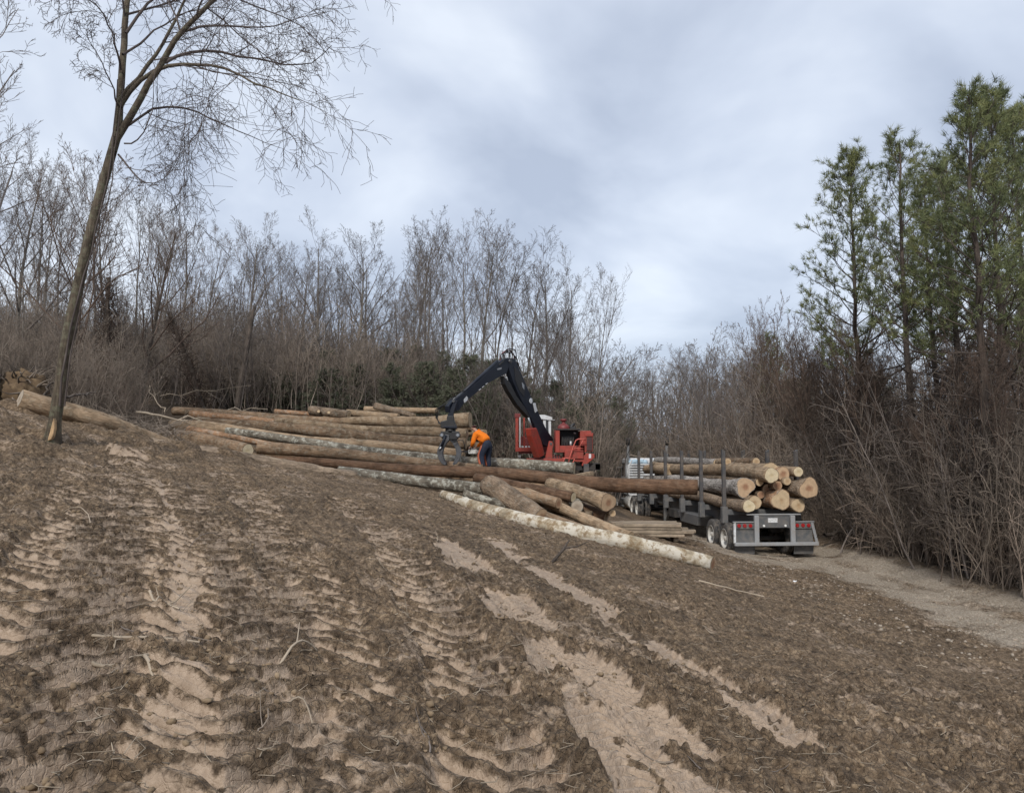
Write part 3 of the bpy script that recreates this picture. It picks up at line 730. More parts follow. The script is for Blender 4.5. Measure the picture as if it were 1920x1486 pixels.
TH = R(4.2)
T0 = Vector((7.98, 25.0, -0.31))
trailer = empty('log_trailer', T0, TH, 'loaded grey log trailer with upright steel stakes and dual wheels', 'trailer')
tr_inv = Matrix.Translation(T0) @ Matrix.Rotation(TH, 4, 'Z')
def TW(x, y, z): return tr_inv @ Vector((x, y, z))
MBx = MB
for sx in (-1, 1):        # main rails with a drop behind the kingpin
    MB().prism([(-.85, .92), (9.0, .80), (9.6, 1.02), (12.4, 1.05), (12.4, 1.26), (9.2, 1.26), (-.85, 1.24)], sx*.48-.07, sx*.48+.07, 'x').build('frame_rail', M['steel'], trailer, bevel=.01)
for k in range(9):
    y_ = -.6 + k * 1.35
    MB().box(-.41, .41, y_-.05, y_+.05, .98, 1.16).build('cross_member', M['steel'], trailer)
for k in range(6):
    y_ = k * 2.3
    MB().box(-1.28, 1.28, y_-.09, y_+.09, 1.245, 1.42).build('bolster', M['steel'], trailer, bevel=.01)
    for sx in (-1, 1):
        s_ = MB().prism([(sx*1.20-.055, 1.16), (sx*1.20+.055, 1.16), (sx*1.20+.055, 3.27 if sx < 0 else 3.33), (sx*1.20-.055, 3.33 if sx < 0 else 3.27)], y_-.06, y_+.06)
        s_.build('stake', M['stake'], trailer, bevel=.008)
        MB().box(sx*1.20-.09, sx*1.20+.09, y_-.10, y_+.10, .99, 1.50).build('stake_pocket', M['steel'], trailer, bevel=.01)
# tandem
for y_ in (0.0, 1.27):
    MB().tube([(-1.0, y_, .5), (1.0, y_, .5)], .075, 12).build('axle', M['dark'], trailer, smooth=True)
    for sx in (-1, 1):
        wheel(trailer, sx*1.235, y_, sx)
for sx in (-1, 1):
    MB().prism([(-.55, .78), (.1, .64), (.65, .82), (1.2, .64), (1.85, .78), (1.85, .95), (-.55, .95)], sx*.47-.05, sx*.47+.05, 'x').build('suspension', M['dark'], trailer)
# rear end
MB().box(-.50, .50, -1.0, -.93, .92, 1.30).build('rear_plate', M['steel'], trailer, bevel=.01)
MB().box(-.85, .85, -1.03, -.90, 1.31, 1.345).build('rear_ledge', M['steel_light'], trailer, bevel=.006)
MB().box(-.19, .11, -1.018, -1.006, 1.08, 1.22).build('licence_plate', M['plate'], trailer)
for sx in (-.32, .36):
    MB().lathe([(-1.025, .035), (-1.0, .035)], 14, 'y', (sx, 0, .985)).build('marker_lamp', M['lampwhite'], trailer)
for sx in (-1, 1):
    MB().prism([(sx*.50, 1.30), (sx*.64, 1.30), (sx*.64, .44), (sx*.50, .44)], -1.10, -1.0).build('bumper_post', M['steel_light'], trailer, bevel=.012)
    lp = MB().box(sx*.92-.35, sx*.92+.35, -.99, -.94, .89, 1.09).build('light_panel', M['steel'], trailer, bevel=.008)
    MB().box(sx*.92-.36, sx*.92+.36, -1.02, -.92, 1.092, 1.115).build('panel_lip', M['steel_light'], lp)
    for k in (-1, 0, 1):
        MB().lathe([(-1.02, .052), (-1.012, .058), (-.985, .058)], 16, 'y', (sx*.92 + k*.18, 0, .99)).build('tail_lamp', M['lens'], lp)
    fl = MB()
    n_ = 8
    for i in range(n_):
        z0 = .12 + i * (.78 / n_); z1 = z0 + .78 / n_
        b0 = -.97 - .03*math.sin(i*.7); b1_ = -.97 - .03*math.sin((i+1)*.7)
        fl.add([(sx*.93-.31, b0, z0), (sx*.93+.31, b0, z0), (sx*.93+.31, b1_, z1), (sx*.93-.31, b1_, z1), (sx*.93-.31, b0+.015, z0), (sx*.93+.31, b0+.015, z0), (sx*.93+.31, b1_+.015, z1), (sx*.93-.31, b1_+.015, z1)],
               [(0,1,2,3), (7,6,5,4), (0,3,7,4), (1,5,6,2)] + ([(0,4,5,1)] if i == 0 else []) + ([(3,2,6,7)] if i == n_-1 else []))
    fl.build('mud_flap', M['flap'], trailer)
    MB().bar((sx*1.22, -.97, 1.09), (sx*1.29, -1.14, .47), .075, .05).build('bumper_brace', M['steel_light'], trailer, bevel=.006)
MB().box(-1.31, 1.31, -1.23, -1.11, .40, .50).build('bumper_bar', M['steel_light'], trailer, bevel=.012)
# landing gear and side boxes
for sx in (-1, 1):
    MB().box(sx*.72-.06, sx*.72+.06, 8.72, 8.84, .18, 1.1).build('landing_leg', M['steel'], trailer, bevel=.008)
    MB().bar((sx*.72, 8.6, .34), (sx*.72, 7.9, 1.0), .05, .05).build('landing_brace', M['steel'], trailer)
    MB().box(sx*.72-.16, sx*.72+.16, 8.62, 8.94, .14, .18).build('landing_foot', M['steel'], trailer)
MB().prism([(3.0, .62), (5.0, .62), (5.4, .98), (2.9, .98)], -1.15, -.60, 'x').build('tool_box', M['steel'], trailer, bevel=.015)
MB().box(-1.1, -.62, 6.0, 6.9, .66, .98).build('chain_box', M['dark'], trailer, bevel=.012)
MB().box(-1.25, 1.25, 12.2, 12.28, 1.26, 2.95).build('headboard_frame', M['dark'], trailer) if False else None

# the load
LG = 'logs loaded on the trailer'
def TL(p0, p1, r0, r1, mat, cut, label, seed, **kw):
    return make_log('log', [TW(*p0), TW(*p1)], [r0, r1], mat, cut, label, LG, seed=seed, **kw)
TL((-.93, 11.2, 1.60), (-.80, -1.10, 1.60), .15, .185, 'furrow', 'cut_light', 'trailer log at the lowest outer corner beside the near stakes', 101, flare=.15)
TL((-.62, 11.0, 1.58), (-.42, -.7, 1.62), .15, .22, 'tan', 'cut', 'trailer log half hidden behind the lowest outer corner log', 102)
TL((-.05, 11.3, 1.60), (.28, -.95, 1.70), .19, .255, 'rust', 'cut', 'trailer log with a lopsided triangular butt in the bottom row', 103, rough=.13, flare=.35)
TL((.45, 11.0, 1.58), (.83, -1.0, 1.63), .14, .195, 'tan', 'cut', 'trailer log with a dark heart ring under the hollow butt', 104, flare=.2)
TL((.95, 11.0, 1.60), (1.02, -.3, 1.62), .15, .18, 'tan', 'cut', 'trailer log deepest in the far lower corner', 105)
TL((-.92, 11.4, 2.02), (-.58, -.35, 2.14), .17, .265, 'flake', 'cut_red', 'trailer log with white flaky bark and a wide slanted butt', 106, rough=.09, sides=24, flare=.25)
TL((-.40, 11.0, 1.98), (.10, -.2, 2.10), .17, .17, 'umber', 'cut_red', 'dark trailer log in the shadow of the middle row', 107)
TL((.05, 11.0, 2.0), (.30, -.55, 2.22), .13, .155, 'rust', 'cut_red', 'small round trailer log in the very middle of the load', 108)
TL((.55, 11.0, 2.02), (.98, -1.25, 2.12), .19, .27, 'furrow', 'cut_red', 'trailer log with a hollow flared butt overhanging the rear', 109, rough=.10, sides=24, flare=.28)
TL((-.95, 11.2, 2.42), (-.85, 7.6, 2.50), .20, .22, 'tan', 'cut', 'short trailer log lying high behind the front stakes', 110)
TL((-.80, 10.2, 2.62), (.0, -1.05, 2.55), .19, .24, 'tan', 'cut_light', 'top trailer log with a round yellowish end', 111, sides=22, rough=.08)
TL((-.10, 11.0, 2.40), (.30, -.2, 2.66), .17, .25, 'tan', 'cut', 'top trailer log with a broad wedge-shaped butt', 112, rough=.12, sides=22, flare=.3)
TL((.30, 11.0, 2.42), (.62, -.45, 2.60), .17, .22, 'rust', 'cut_red', 'reddish-ended trailer log beside the wedge-shaped butt', 113)
TL((.72, 11.0, 2.40), (.92, -.75, 2.66), .13, .16, 'tan', 'cut_light', 'thin upper trailer log with a dark knot in its end', 114)
TL((-.55, 10.8, 2.82), (-.15, 3.5, 2.88), .17, .16, 'flake', 'cut', 'trailer log riding highest between the stakes', 115)

TL((.55, 11.0, 2.72), (.33, 1.2, 2.95), .12, .13, 'brown', 'cut', 'slim dark trailer log tucked behind the wedge-shaped butt', 116)
TL((.10, 11.0, 2.75), (-.25, 2.2, 2.93), .13, .12, 'tan', 'cut', 'slim tan trailer log lying along the crest of the load', 117)
TL((.30, 11.0, 2.20), (.58, -.65, 2.34), .12, .13, 'tan', 'cut', 'thin tan trailer log end above the hollow butt', 119)
TL((-.45, 11.0, 2.25), (-.22, -.45, 2.32), .12, .13, 'furrow', 'cut', 'thin furrowed trailer log end under the round yellowish end', 120)
TL((-.28, 11.0, 1.62), (-.10, -.35, 1.90), .12, .125, 'brown', 'cut_red', 'thin trailer log wedged above the bottom row', 118)

# ------------------------------------------------------------------ tractor
A0 = TW(0.05, 12.6, 0); A0.z = -0.22
tractor = empty('truck_tractor', A0, R(1.5), 'white truck tractor with tall exhaust stack pulling the log trailer', 'truck')
for sx in (-1, 1):
    MB().box(sx*.42-.04, sx*.42+.04, -1.4, 6.2, .62, .90).build('chassis_rail', M['steel'], tractor)
for y_ in (-.65, .65):
    MB().tube([(-1.0, y_, .5), (1.0, y_, .5)], .08, 10).build('axle', M['dark'], tractor, smooth=True)
    for sx in (-1, 1): wheel(tractor, sx*1.23, y_, sx)
for sx in (-1, 1): wheel(tractor, sx*1.18, 5.3, sx, dual=False)
MB().lathe([(-.5, .44), (-.49, .46), (.45, .46), (.5, .44)], 26, 'z').build('fifth_wheel', M['dark'], tractor, loc=(0, 0, .98)) if False else None
MB().box(-.5, .5, -.6, .6, .92, 1.02).build('fifth_wheel', M['dark'], tractor)
for sx in (-1, 1):
    MB().lathe([(1.45, .30), (1.48, .33), (2.95, .33), (2.98, .30)], 26, 'y', (sx*.93, 0, .60)).build('fuel_tank', M['rim'], tractor, smooth=True)
    MB().box(sx*.98-.22, sx*.98+.22, 3.1, 4.0, .32, .37).box(sx*.98-.22, sx*.98+.22, 3.1, 4.0, .70, .75).build('step', M['steel_light'], tractor, bevel=.006)
    MB().tube([(sx*1.02, 2.72, .9), (sx*1.02, 2.72, 3.55), (sx*1.02, 2.62, 3.78)], [.075, .075, .07], 14).build('exhaust_stack', M['steel_light'], tractor, smooth=True)
    MB().tube([(sx*1.02, 2.70, 3.56), (sx*1.02, 2.56, 3.88)], [.10, .10], 14).build('stack_cap', M['dark'], tractor, smooth=True)
    MB().tube([(sx*1.02, 2.72, 1.35), (sx*1.02, 2.72, 2.5)], .125, 16).build('muffler', M['steel_light'], tractor, smooth=True)
    MB().tube([(sx*1.10, 4.05, 2.35), (sx*1.42, 4.0, 2.35), (sx*1.42, 4.0, 1.75), (sx*1.10, 4.05, 1.75)], .016, 8).build('mirror_arm', M['chrome'], tractor)
    MB().box(sx*1.42-.10, sx*1.42+.10, 3.96, 4.03, 1.82, 2.30).build('mirror', M['dark'], tractor, bevel=.012)
cb = MB().prism([(3.0, .95), (3.0, 2.78), (3.15, 2.86), (4.35, 2.82), (4.75, 2.0), (4.75, .95)], -1.05, 1.05, 'x').build('cab', M['white'], tractor, bevel=.05)
MB().box(-.8, .8, 2.975, 2.995, 1.95, 2.6).build('rear_window', M['glass'], cb)
for sx in (-1, 1):
    MB().prism([(3.45, 1.9), (3.45, 2.6), (4.25, 2.6), (4.5, 2.05), (4.5, 1.9)], sx*1.053-.004, sx*1.053+.004, 'x').build('side_window', M['glass'], cb)
MB().prism([(4.75, .8), (4.75, 1.98), (6.3, 1.72), (6.45, 1.6), (6.45, .8)], -.85, .85, 'x').build('hood', M['white'], tractor, bevel=.05)
hr = MB().box(-1.03, 1.03, 2.42, 2.50, .95, 1.05)
hr.build('headache_rack', M['white'], tractor)
for k in range(11):
    z_ = 1.2 + k * .13
    MB().box(-1.0, 1.0, 2.43, 2.49, z_, z_+.075).build('rack_slat', M['white'], tractor)
for sx in (-1, 1):
    MB().prism([(sx*1.0, 1.0), (sx*1.06, 1.0), (sx*1.06, 2.5), (sx*.9, 2.75), (sx*.84, 2.75), (sx*1.0, 2.45)], 2.40, 2.52).build('rack_post', M['white'], tractor)
rb_ = MB()
for k in range(5):
    rb_.lathe([(-.16+.0, .02), (-.12, .12), (.0, .15), (.12, .12), (.16, .02)], 10, 'x', (-.86+.17*k, 2.56, 2.62+.03*(k % 2)))
 
tr_ = tag(rb_.build('rolled_tarp', M['blue'], None, smooth=True), 'pale blue bundled tarp on top of the truck rack', 'tarp')
tr_.matrix_world = Matrix.Translation(A0 + Vector((0, 0, 0.02))) @ Matrix.Rotation(R(1.5), 4, 'Z')
# ------------------------------------------------------------------ knuckleboom loader
M['red'] = plain('loader_red', (0.29, 0.034, 0.020), 0.5, 0, 0.6, (0.11, 0.05, 0.035), 5)
M['redpale'] = plain('handrail_red', (0.50, 0.10, 0.075), 0.5, 0, 0.4, (0.2, 0.1, 0.08), 8)
M['navy'] = plain('boom_navy', (0.007, 0.010, 0.019), 0.42, 0.0, 0.35, (0.04, 0.042, 0.048), 4, spec=0.3)
M['black'] = plain('black_rubber', (0.012, 0.012, 0.013), 0.5, 0, 0.3, (0.06, 0.05, 0.045), 6)
M['decal'] = plain('decal_white', (0.62, 0.64, 0.66), 0.5, 0, 0.4)
M['decal_grey'] = plain('decal_grey', (0.25, 0.27, 0.30), 0.5, 0, 0.4)
M['cabwhite'] = plain('cab_white', (0.58, 0.59, 0.60), 0.5, 0, 0.5, (0.25, 0.22, 0.2), 5)
M['maroon'] = plain('maroon_paint', (0.16, 0.022, 0.020), 0.5, 0, 0.5, (0.06, 0.03, 0.03), 6)
M['shiny'] = plain('worn_steel', (0.11, 0.11, 0.115), 0.35, 0.5, 0.9, (0.03, 0.028, 0.026), 8)
LY = 31.0; GY = 25.3
def W8(zx, zy):   # loader drawing -> (X, Z) in the plane at LY
    p = P(940 + zx / 9.6, 750 + zy / 9.6, LY); return (p.x, p.z)
def W1(zx, zy, Y=LY):
    p = P(780 + zx / 4.571, 630 + zy / 4.571, Y); return (p.x, p.z)
BP = P(1030, 835, LY); _tip = P(842, 800, GY)
BU = Vector((BP.x - _tip.x, LY - GY, 0)).normalized()      # the boom is slewed towards the yard: direction of its vertical plane
BN = Vector((BU.y, -BU.x, 0))
def WB(zx, zy):
    d = Vector(ray(780 + zx / 4.571, 630 + zy / 4.571)); o_ = Vector((0, 0, CAMZ))
    t_ = (BP - o_).dot(BN) / d.dot(BN); return o_ + d * t_
lb = P(1048, 868, LY); gb = gz(lb.x, LY)
loader = empty('log_loader', (lb.x, LY, gb), 0, 'red knuckleboom log loader with dark navy folded boom behind the pile', 'loader')
LI = Vector((lb.x, LY, gb))
def lpoly(pts, d0, d1, name, mat, bev=0.012, par=None, w=W8):
    m_ = MB().prism([(w(a, c)[0] - LI.x, w(a, c)[1] - LI.z) for a, c in pts], d0, d1)
    return m_.build(name, M[mat], par or loader, bevel=bev)
def lbox(x0, x1, y0, y1, d0, d1, name, mat, bev=0.012, par=None, w=W8):
    return lpoly([(x0, y0), (x1, y0), (x1, y1), (x0, y1)], d0, d1, name, mat, bev, par, w)
def l3(zx, zy, d, w=W8):
    a, c = w(zx, zy); return Vector((a - LI.x, d, c - LI.z))
def ltube(pts, r, name, mat, par=None, w=W8, n=10):
    return MB().tube([l3(a, c, d, w) for a, c, d in pts], r, n).build(name, M[mat], par or loader, smooth=True)
def bpoly(pts, d0, d1, name, mat, bev=0.012, par=None):
    n = len(pts); q_ = [WB(a, c) - LI for a, c in pts]
    m_ = MB(); ar = sum(pts[i][0]*pts[(i+1)%n][1]-pts[(i+1)%n][0]*pts[i][1] for i in range(n))
    if ar > 0: q_ = q_[::-1]
    d0, d1 = -d1, -d0       # BN points to the viewer
    vs = [p + BN * d1 for p in q_] + [p + BN * d0 for p in q_]
    m_.add(vs, [tuple(range(n)), tuple(range(2*n-1, n-1, -1))] + [(i, i+n, (i+1)%n+n, (i+1)%n) for i in range(n)])
    return m_.build(name, M[mat], par or loader, bevel=bev)
def b3(zx, zy, d): return WB(zx, zy) - LI - BN * d
def btube(pts, r, name, mat, par=None, n=10):
    return MB().tube([b3(a, c, d) for a, c, d in pts], r, n).build(name, M[mat], par or loader, smooth=True)
# carrier and turntable
zf = W8(0, 1130)[1] - LI.z
cf = MB().box(-1.6, 1.6, -.45, -.25, zf-.28, zf).box(-1.6, 1.6, .25, .45, zf-.28, zf).box(-1.6, -1.4, -.45, .45, zf-.26, zf-.02).box(1.4, 1.6, -.45, .45, zf-.26, zf-.02)
cf.build('carrier_frame', M['dark'], loader, bevel=.01)
for sx, sy in ((-1.35, -1), (-1.35, 1), (1.0, -1), (1.0, 1)):
    hz = zf - 0.14 - (gz(LI.x + sx, LY + sy * .9) - LI.z)
    MB().box(sx-.10, sx+.10, sy*.9-.10, sy*.9+.10, zf-.14-hz-.1, zf-.02).box(sx-.25, sx+.25, sy*.9-.25, sy*.9+.25, zf-.14-hz-.08, zf-.14-hz+.04).bar((sx, sy*.3, zf-.12), (sx, sy*.95, zf-.12), .14, .14).build('outrigger', M['stake'], loader, bevel=.01)
for sx in (-.55, .6):
    for sy in (-1, 1):
        r_ = .46; zc_ = gz(LI.x+sx, LY+sy*.75) - LI.z + r_ - .02
        MB().lathe([(sy*.75-.13, r_*.55), (sy*.75-.14, r_*.8), (sy*.75-.1, r_), (sy*.75+.1, r_), (sy*.75+.14, r_*.8), (sy*.75+.13, r_*.55)], 28, 'y', (sx, 0, zc_)).build('carrier_tyre', M['tyre'], loader, smooth=True)
MB().lathe([(zf, .62), (zf+.10, .62), (zf+.11, .52), (zf+.2, .52)], 32, 'z', (l3(760, 0, 0).x, 0, 0)).build('turntable', M['dark'], loader, smooth=True)
lbox(450, 1120, 1045, 1105, -.55, .7, 'turret_deck', 'red')
lpoly([(600, 1060), (620, 960), (760, 960), (770, 1060)], -.35, .35, 'turret_mount', 'dark')
# boom pivot bracket (two plates)
for d in (-.34, .22):
    lpoly([(765, 1100), (790, 1000), (830, 820), (850, 735), (905, 740), (935, 800), (915, 860), (910, 1000), (935, 1100)], d, d+.07, 'pivot_plate', 'red')
ltube([(885, 785, -.36), (885, 785, .32)], .055, 'pivot_pin', 'shiny')
# main boom, seen from its side: a box girder with an open web under the heel
mb = bpoly([(775, 190), (830, 195), (905, 370), (1000, 590), (1095, 790), (1160, 885), (1120, 950), (1075, 930), (965, 700), (880, 540), (815, 400), (780, 290)], -.10, .10, 'main_boom', 'navy', .015)
bpoly([(820, 260), (860, 300), (915, 430), (905, 520), (865, 470), (830, 380)], -.112, -.098, 'web_plate', 'black', .004, mb)
bpoly([(735, 340), (790, 400), (850, 520), (960, 660), (985, 700), (950, 700), (850, 590), (775, 470), (745, 410)], -.09, .09, 'boom_cylinder', 'black', .02)
bpoly([(980, 575), (1000, 572), (1018, 640), (1000, 655)], -.122, -.102, 'decal', 'decal', .0, mb)
bpoly([(962 + 12*math.cos(k*.6283), 555 + 24*math.sin(k*.6283)) for k in range(10)], -.13, -.112, 'decal', 'decal', 0, mb)
bpoly([(885, 395), (905, 420), (905, 460), (890, 440)], -.122, -.102, 'scuff_plate', 'decal_grey', 0, mb)
# jib
jb = bpoly([(770, 185), (790, 230), (760, 320), (720, 340), (590, 410), (400, 570), (350, 640), (270, 655), (262, 600), (310, 545), (390, 490), (560, 345), (690, 225)], -.09, .09, 'jib', 'navy', .015)
bpoly([(390, 545), (415, 515), (425, 530), (420, 550), (395, 572)], -.102, -.088, 'decal', 'decal', 0, jb)
bpoly([(675, 280), (715, 268), (712, 285), (680, 292)], -.102, -.088, 'decal', 'decal_grey', 0, jb)
for a_, c_ in ((520, 462), (548, 438), (578, 412)):
    bpoly([(a_, c_), (a_+16, c_-12), (a_+16, c_-8), (a_, c_+4)], -.102, -.088, 'decal', 'decal', 0, jb)
MB().tube([b3(690, 215, -.03), b3(400, 480, -.03)], .055, 12).build('jib_cylinder', M['navy'], jb, smooth=True)
MB().tube([b3(400, 480, -.03), b3(310, 545, -.03)], .03, 10).build('cylinder_rod', M['shiny'], jb, smooth=True)
btube([(785, 215, -.16), (785, 215, .16)], .07, 'knuckle_pin', 'shiny')
# hoses looping over the knuckle
for k, (h, dd, wdt) in enumerate([(110, -.10, 60), (122, -.04, 48), (118, .04, 55), (130, .10, 40), (140, 0.0, 70)]):
    pts = []
    for i in range(13):
        a_ = math.pi * i / 12
        pts.append((790 - wdt * math.cos(a_) + 8*math.sin(k*2+i), 215 - (215 - h) * math.sin(a_) ** .7, dd))
    btube([(690, 250 - 6*k, dd)] + pts + [(880, 300, dd)], .020, 'hose', 'maroon' if k == 2 else 'black', None, 8)
# lift cylinder
btube([(950, 690, -.05), (985, 800, -.05)], .04, 'lift_rod', 'chrome')
btube([(975, 690, .06), (1005, 800, .06)], .04, 'lift_rod', 'chrome')
bpoly([(955, 790), (1012, 785), (1055, 900), (1083, 1020), (1030, 1045), (1000, 960), (966, 850)], -.12, .12, 'lift_cylinder', 'red', .03)
# operator cage
cx0 = .35
lbox(255, 310, 235, 930, cx0, cx0+.12, 'cage_post', 'red')
lbox(328, 346, 300, 850, cx0-.04, cx0+.02, 'cage_rod', 'cabwhite', .003)
lbox(398, 432, 300, 850, cx0+.5, cx0+.6, 'cage_post', 'red')
lbox(240, 345, 230, 305, cx0-.02, cx0+.35, 'cage_head', 'maroon')
lbox(255, 570, 850, 925, cx0-.08, cx0+1.1, 'cage_floor', 'red')
lbox(310, 560, 925, 960, cx0, cx0+.9, 'floor_beam', 'maroon')
for k in range(4):
    lbox(365 + k*62, 405 + k*62, 822, 849, cx0-.06, cx0-.02, 'floor_cleat', 'cabwhite', .003)
lpoly([(430, 660), (545, 660), (560, 845), (430, 845)], cx0+.3, cx0+.8, 'seat', 'maroon', .03)
lpoly([(350, 640), (500, 640), (500, 800), (350, 800)], cx0+1.0, cx0+1.05, 'cage_back_panel', 'maroon', .005)
lpoly([(610, 262), (780, 255), (925, 300), (928, 352), (860, 352), (700, 330), (610, 320)], cx0-.05, cx0+1.15, 'cab_roof', 'cabwhite', .012)
lbox(925, 972, 345, 353, cx0, cx0+1.0, 'roof_visor', 'cabwhite', .002)
for a_ in (760, 855):
    lpoly([(a_, 340), (a_+48, 340), (a_+48, 690), (a_+10, 690), (a_+2, 500)], cx0, cx0+.09, 'cab_post', 'cabwhite', .008)
lbox(800, 865, 352, 640, cx0+.03, cx0+.05, 'cab_window', 'glass', 0)
lbox(690, 900, 640, 940, cx0+.05, cx0+1.0, 'cab_body', 'maroon')
lbox(600, 860, 350, 640, cx0+1.05, cx0+1.1, 'cab_rear_window', 'glass', 0)
for a_ in (318, 340):
    ltube([(a_, 930, cx0+.1), (a_+2, 1130, cx0+.1)], .016, 'stay_rod', 'chrome', None, W8, 8)
# engine house: four walls round a dark bay
eh = lbox(960, 1035, 530, 940, -.60, .55, 'engine_house', 'red')
lbox(1035, 1480, 820, 940, -.60, .55, 'engine_sill', 'red')
lbox(1395, 1500, 560, 940, -.60, .55, 'engine_end', 'red')
lbox(960, 1400, 522, 545, -.63, .60, 'engine_roof', 'dark')
lbox(1035, 1395, 545, 820, .30, .55, 'engine_bay_back', 'black', 0)
en = lbox(1060, 1300, 640, 820, -.25, .28, 'engine_block', 'black', .03)
for k in range(5):
    ltube([(1090 + 50*k, 660 + 20*(k % 2), -.3), (1100 + 45*k, 790, -.33)], .018, 'engine_hose', 'dark', None, W8, 8)
ltube([(1235, 740, -.42), (1235, 812, -.42)], .038, 'oil_filter', 'cabwhite')
ltube([(1290, 590, -.30), (1330, 600, -.30)], .03, 'engine_pipe', 'chrome')
lbox(1475, 1625, 595, 655, -.62, .58, 'radiator_top', 'red')
lbox(1500, 1620, 655, 920, -.58, .54, 'radiator_shroud', 'red')
lbox(1512, 1610, 668, 905, -.60, -.585, 'radiator_core', 'dark', 0)
for k in range(8):
    lbox(1512, 1610, 680 + k*28, 686 + k*28, -.607, -.598, 'radiator_slat', 'maroon', 0)
lbox(1430, 1600, 555, 600, -.4, .4, 'filler_box', 'red')
dm_ = l3(1120, 525, -.05)
MB().lathe([(0, .245), (.05, .25), (.13, .225), (.19, .17), (.225, .10), (.24, .07), (.32, .07), (.34, .13), (.40, .14), (.42, .05)], 26, 'z', tuple(dm_)).build('air_cleaner', M['maroon'], loader, smooth=True)
ltube([(1250, 530, 0), (1262, 470, 0), (1320, 420, 0)], [.085, .085, .05], 'exhaust_elbow', 'black', None, W8)
lbox(1230, 1335, 480, 528, -.1, .1, 'exhaust_box', 'black', .02)
# deck box, tail, handrail, steps
lbox(1120, 1450, 900, 1050, -.72, .5, 'hydraulic_tank', 'red')
lpoly([(1290, 1050), (1450, 1010), (1500, 950), (1640, 965), (1650, 1025), (1590, 1080), (1470, 1180), (1420, 1175), (1440, 1105), (1300, 1100)], -.66, .6, 'counterweight', 'red')
lbox(1545, 1585, 965, 1040, -.675, -.662, 'warning_plate', 'decal', 0)
hrp = [(1170, 1165, -.86), (1215, 985, -.86), (1260, 850, -.86), (1310, 730, -.86), (1350, 705, -.86), (1450, 705, -.86), (1475, 720, -.80)]
ltube(hrp, .024, 'handrail', 'redpale')
ltube([(1280, 865, -.86), (1440, 870, -.86)], .018, 'handrail', 'redpale')
ltube([(1440, 720, -.84), (1370, 850, -.84)], .018, 'handrail', 'redpale')
for a_, c_ in ((1065, 1035), (1075, 1145)):
    ltube([(a_, c_, -.84), (a_ + 230, c_ + 20, -.84)], .02, 'step_rung', 'redpale')
ltube([(1120, 1030, -.84), (1070, 1150, -.84)], .02, 'ladder_rail', 'redpale')
ltube([(1290, 1050, -.84), (1235, 1170, -.84)], .02, 'ladder_rail', 'redpale')
for k in range(6):
    ltube([(930 + 25*k, 980 + 12*(k % 3), -.4), (960 + 20*k, 1060, -.48), (1000 + 14*k, 1120 - 10*(k % 2), -.4)], .022, 'valve_hose', ('maroon', 'black')[k % 2], None, W8, 7)
lbox(980, 1050, 990, 1090, -.42, -.1, 'valve_block', 'red')

# grapple hanging from the jib
def w7(zx, zy, d=0):
    p = P(800 + zx / 9.2875, 740 + zy / 9.2875, GY); return Vector((p.x, GY + d, p.z))
gc = w7(400, 600)
gp = empty('log_grapple', gc, 0, 'open dark steel log grapple hanging over the pile from the boom', 'grapple')
def gpoly(pts, d0, d1, name, mat, bev=.01, par=None):
    return MB().prism([(w7(a, c).x - gc.x, w7(a, c).z - gc.z) for a, c in pts], d0, d1).build(name, M[mat], par or gp, bevel=bev)
def gtube(pts, r, name, mat, n=10):
    return MB().tube([w7(a, c, d) - gc for a, c, d in pts], r, n).build(name, M[mat], gp, smooth=True)
gpoly([(485, 90), (540, 100), (470, 330), (470, 420), (350, 420), (365, 360), (420, 250)], -.10, .10, 'hanger_link', 'navy')
gtube([(470, 110, -.14), (470, 110, .14)], .05, 'hanger_pin', 'shiny')
gpoly([(250, 470), (360, 440), (370, 370), (470, 370), (480, 450), (530, 560), (520, 600), (250, 580)], -.19, .19, 'rotator', 'black', .02)
gpoly([(310, 545), (525, 545), (525, 585), (310, 580)], -.21, .21, 'rotator_collar', 'navy', .01)
gtube([(415, 590, 0), (415, 655, 0)], .17, 'swivel', 'black', 20)
gpoly([(255, 635), (560, 635), (580, 700), (545, 770), (500, 780), (330, 780), (270, 760), (240, 690)], -.16, .16, 'head_frame', 'black', .02)
for a_ in (272, 548):
    gtube([(a_, 700, -.19), (a_, 700, .19)], .075, 'hinge_pin', 'shiny', 16)
    gtube([(a_, 700, -.20), (a_, 700, -.185)], .045, 'pin_cap', 'decal_grey', 16)
def tong(side, d0, d1):
    outer = [(330, 690), (300, 760), (245, 860), (200, 940), (190, 1010), (205, 1080), (235, 1150), (275, 1200), (335, 1225)]
    inner = [(345, 1195), (320, 1150), (295, 1080), (283, 1010), (300, 930), (350, 840), (400, 790), (400, 700)]
    pts = outer + inner
    if side > 0: pts = [(800 - a, c - (15 if c > 1100 else 0)) for a, c in pts]
    # each tong is a curved bar, built as a chain of short box sections
    n = len(outer); m_ = MB(); oi = outer; ii = inner[::-1]
    if side > 0: oi = [(800 - a, c) for a, c in oi]; ii = [(800 - a, c) for a, c in ii]
    rg_ = []
    for k in range(9):
        o_ = w7(*oi[k]) - gc; q_ = ii[min(k, 7)]; i_ = w7(*q_) - gc
        rg_.append([o_ + Vector((0, d0, 0)), i_ + Vector((0, d0, 0)), i_ + Vector((0, d1, 0)), o_ + Vector((0, d1, 0))])
    vs = [v for r_ in rg_ for v in r_]
    fs = [(3, 2, 1, 0), (32, 33, 34, 35)] + [(k*4+j, k*4+(j+1) % 4, (k+1)*4+(j+1) % 4, (k+1)*4+j) for k in range(8) for j in range(4)]
    if side > 0: fs = [tuple(reversed(f)) for f in fs]
    return m_.add(vs, fs).build('tong', M['shiny'], gp, bevel=.012)
for d0 in (-.20, .12):
    tong(-1, d0, d0 + .08)
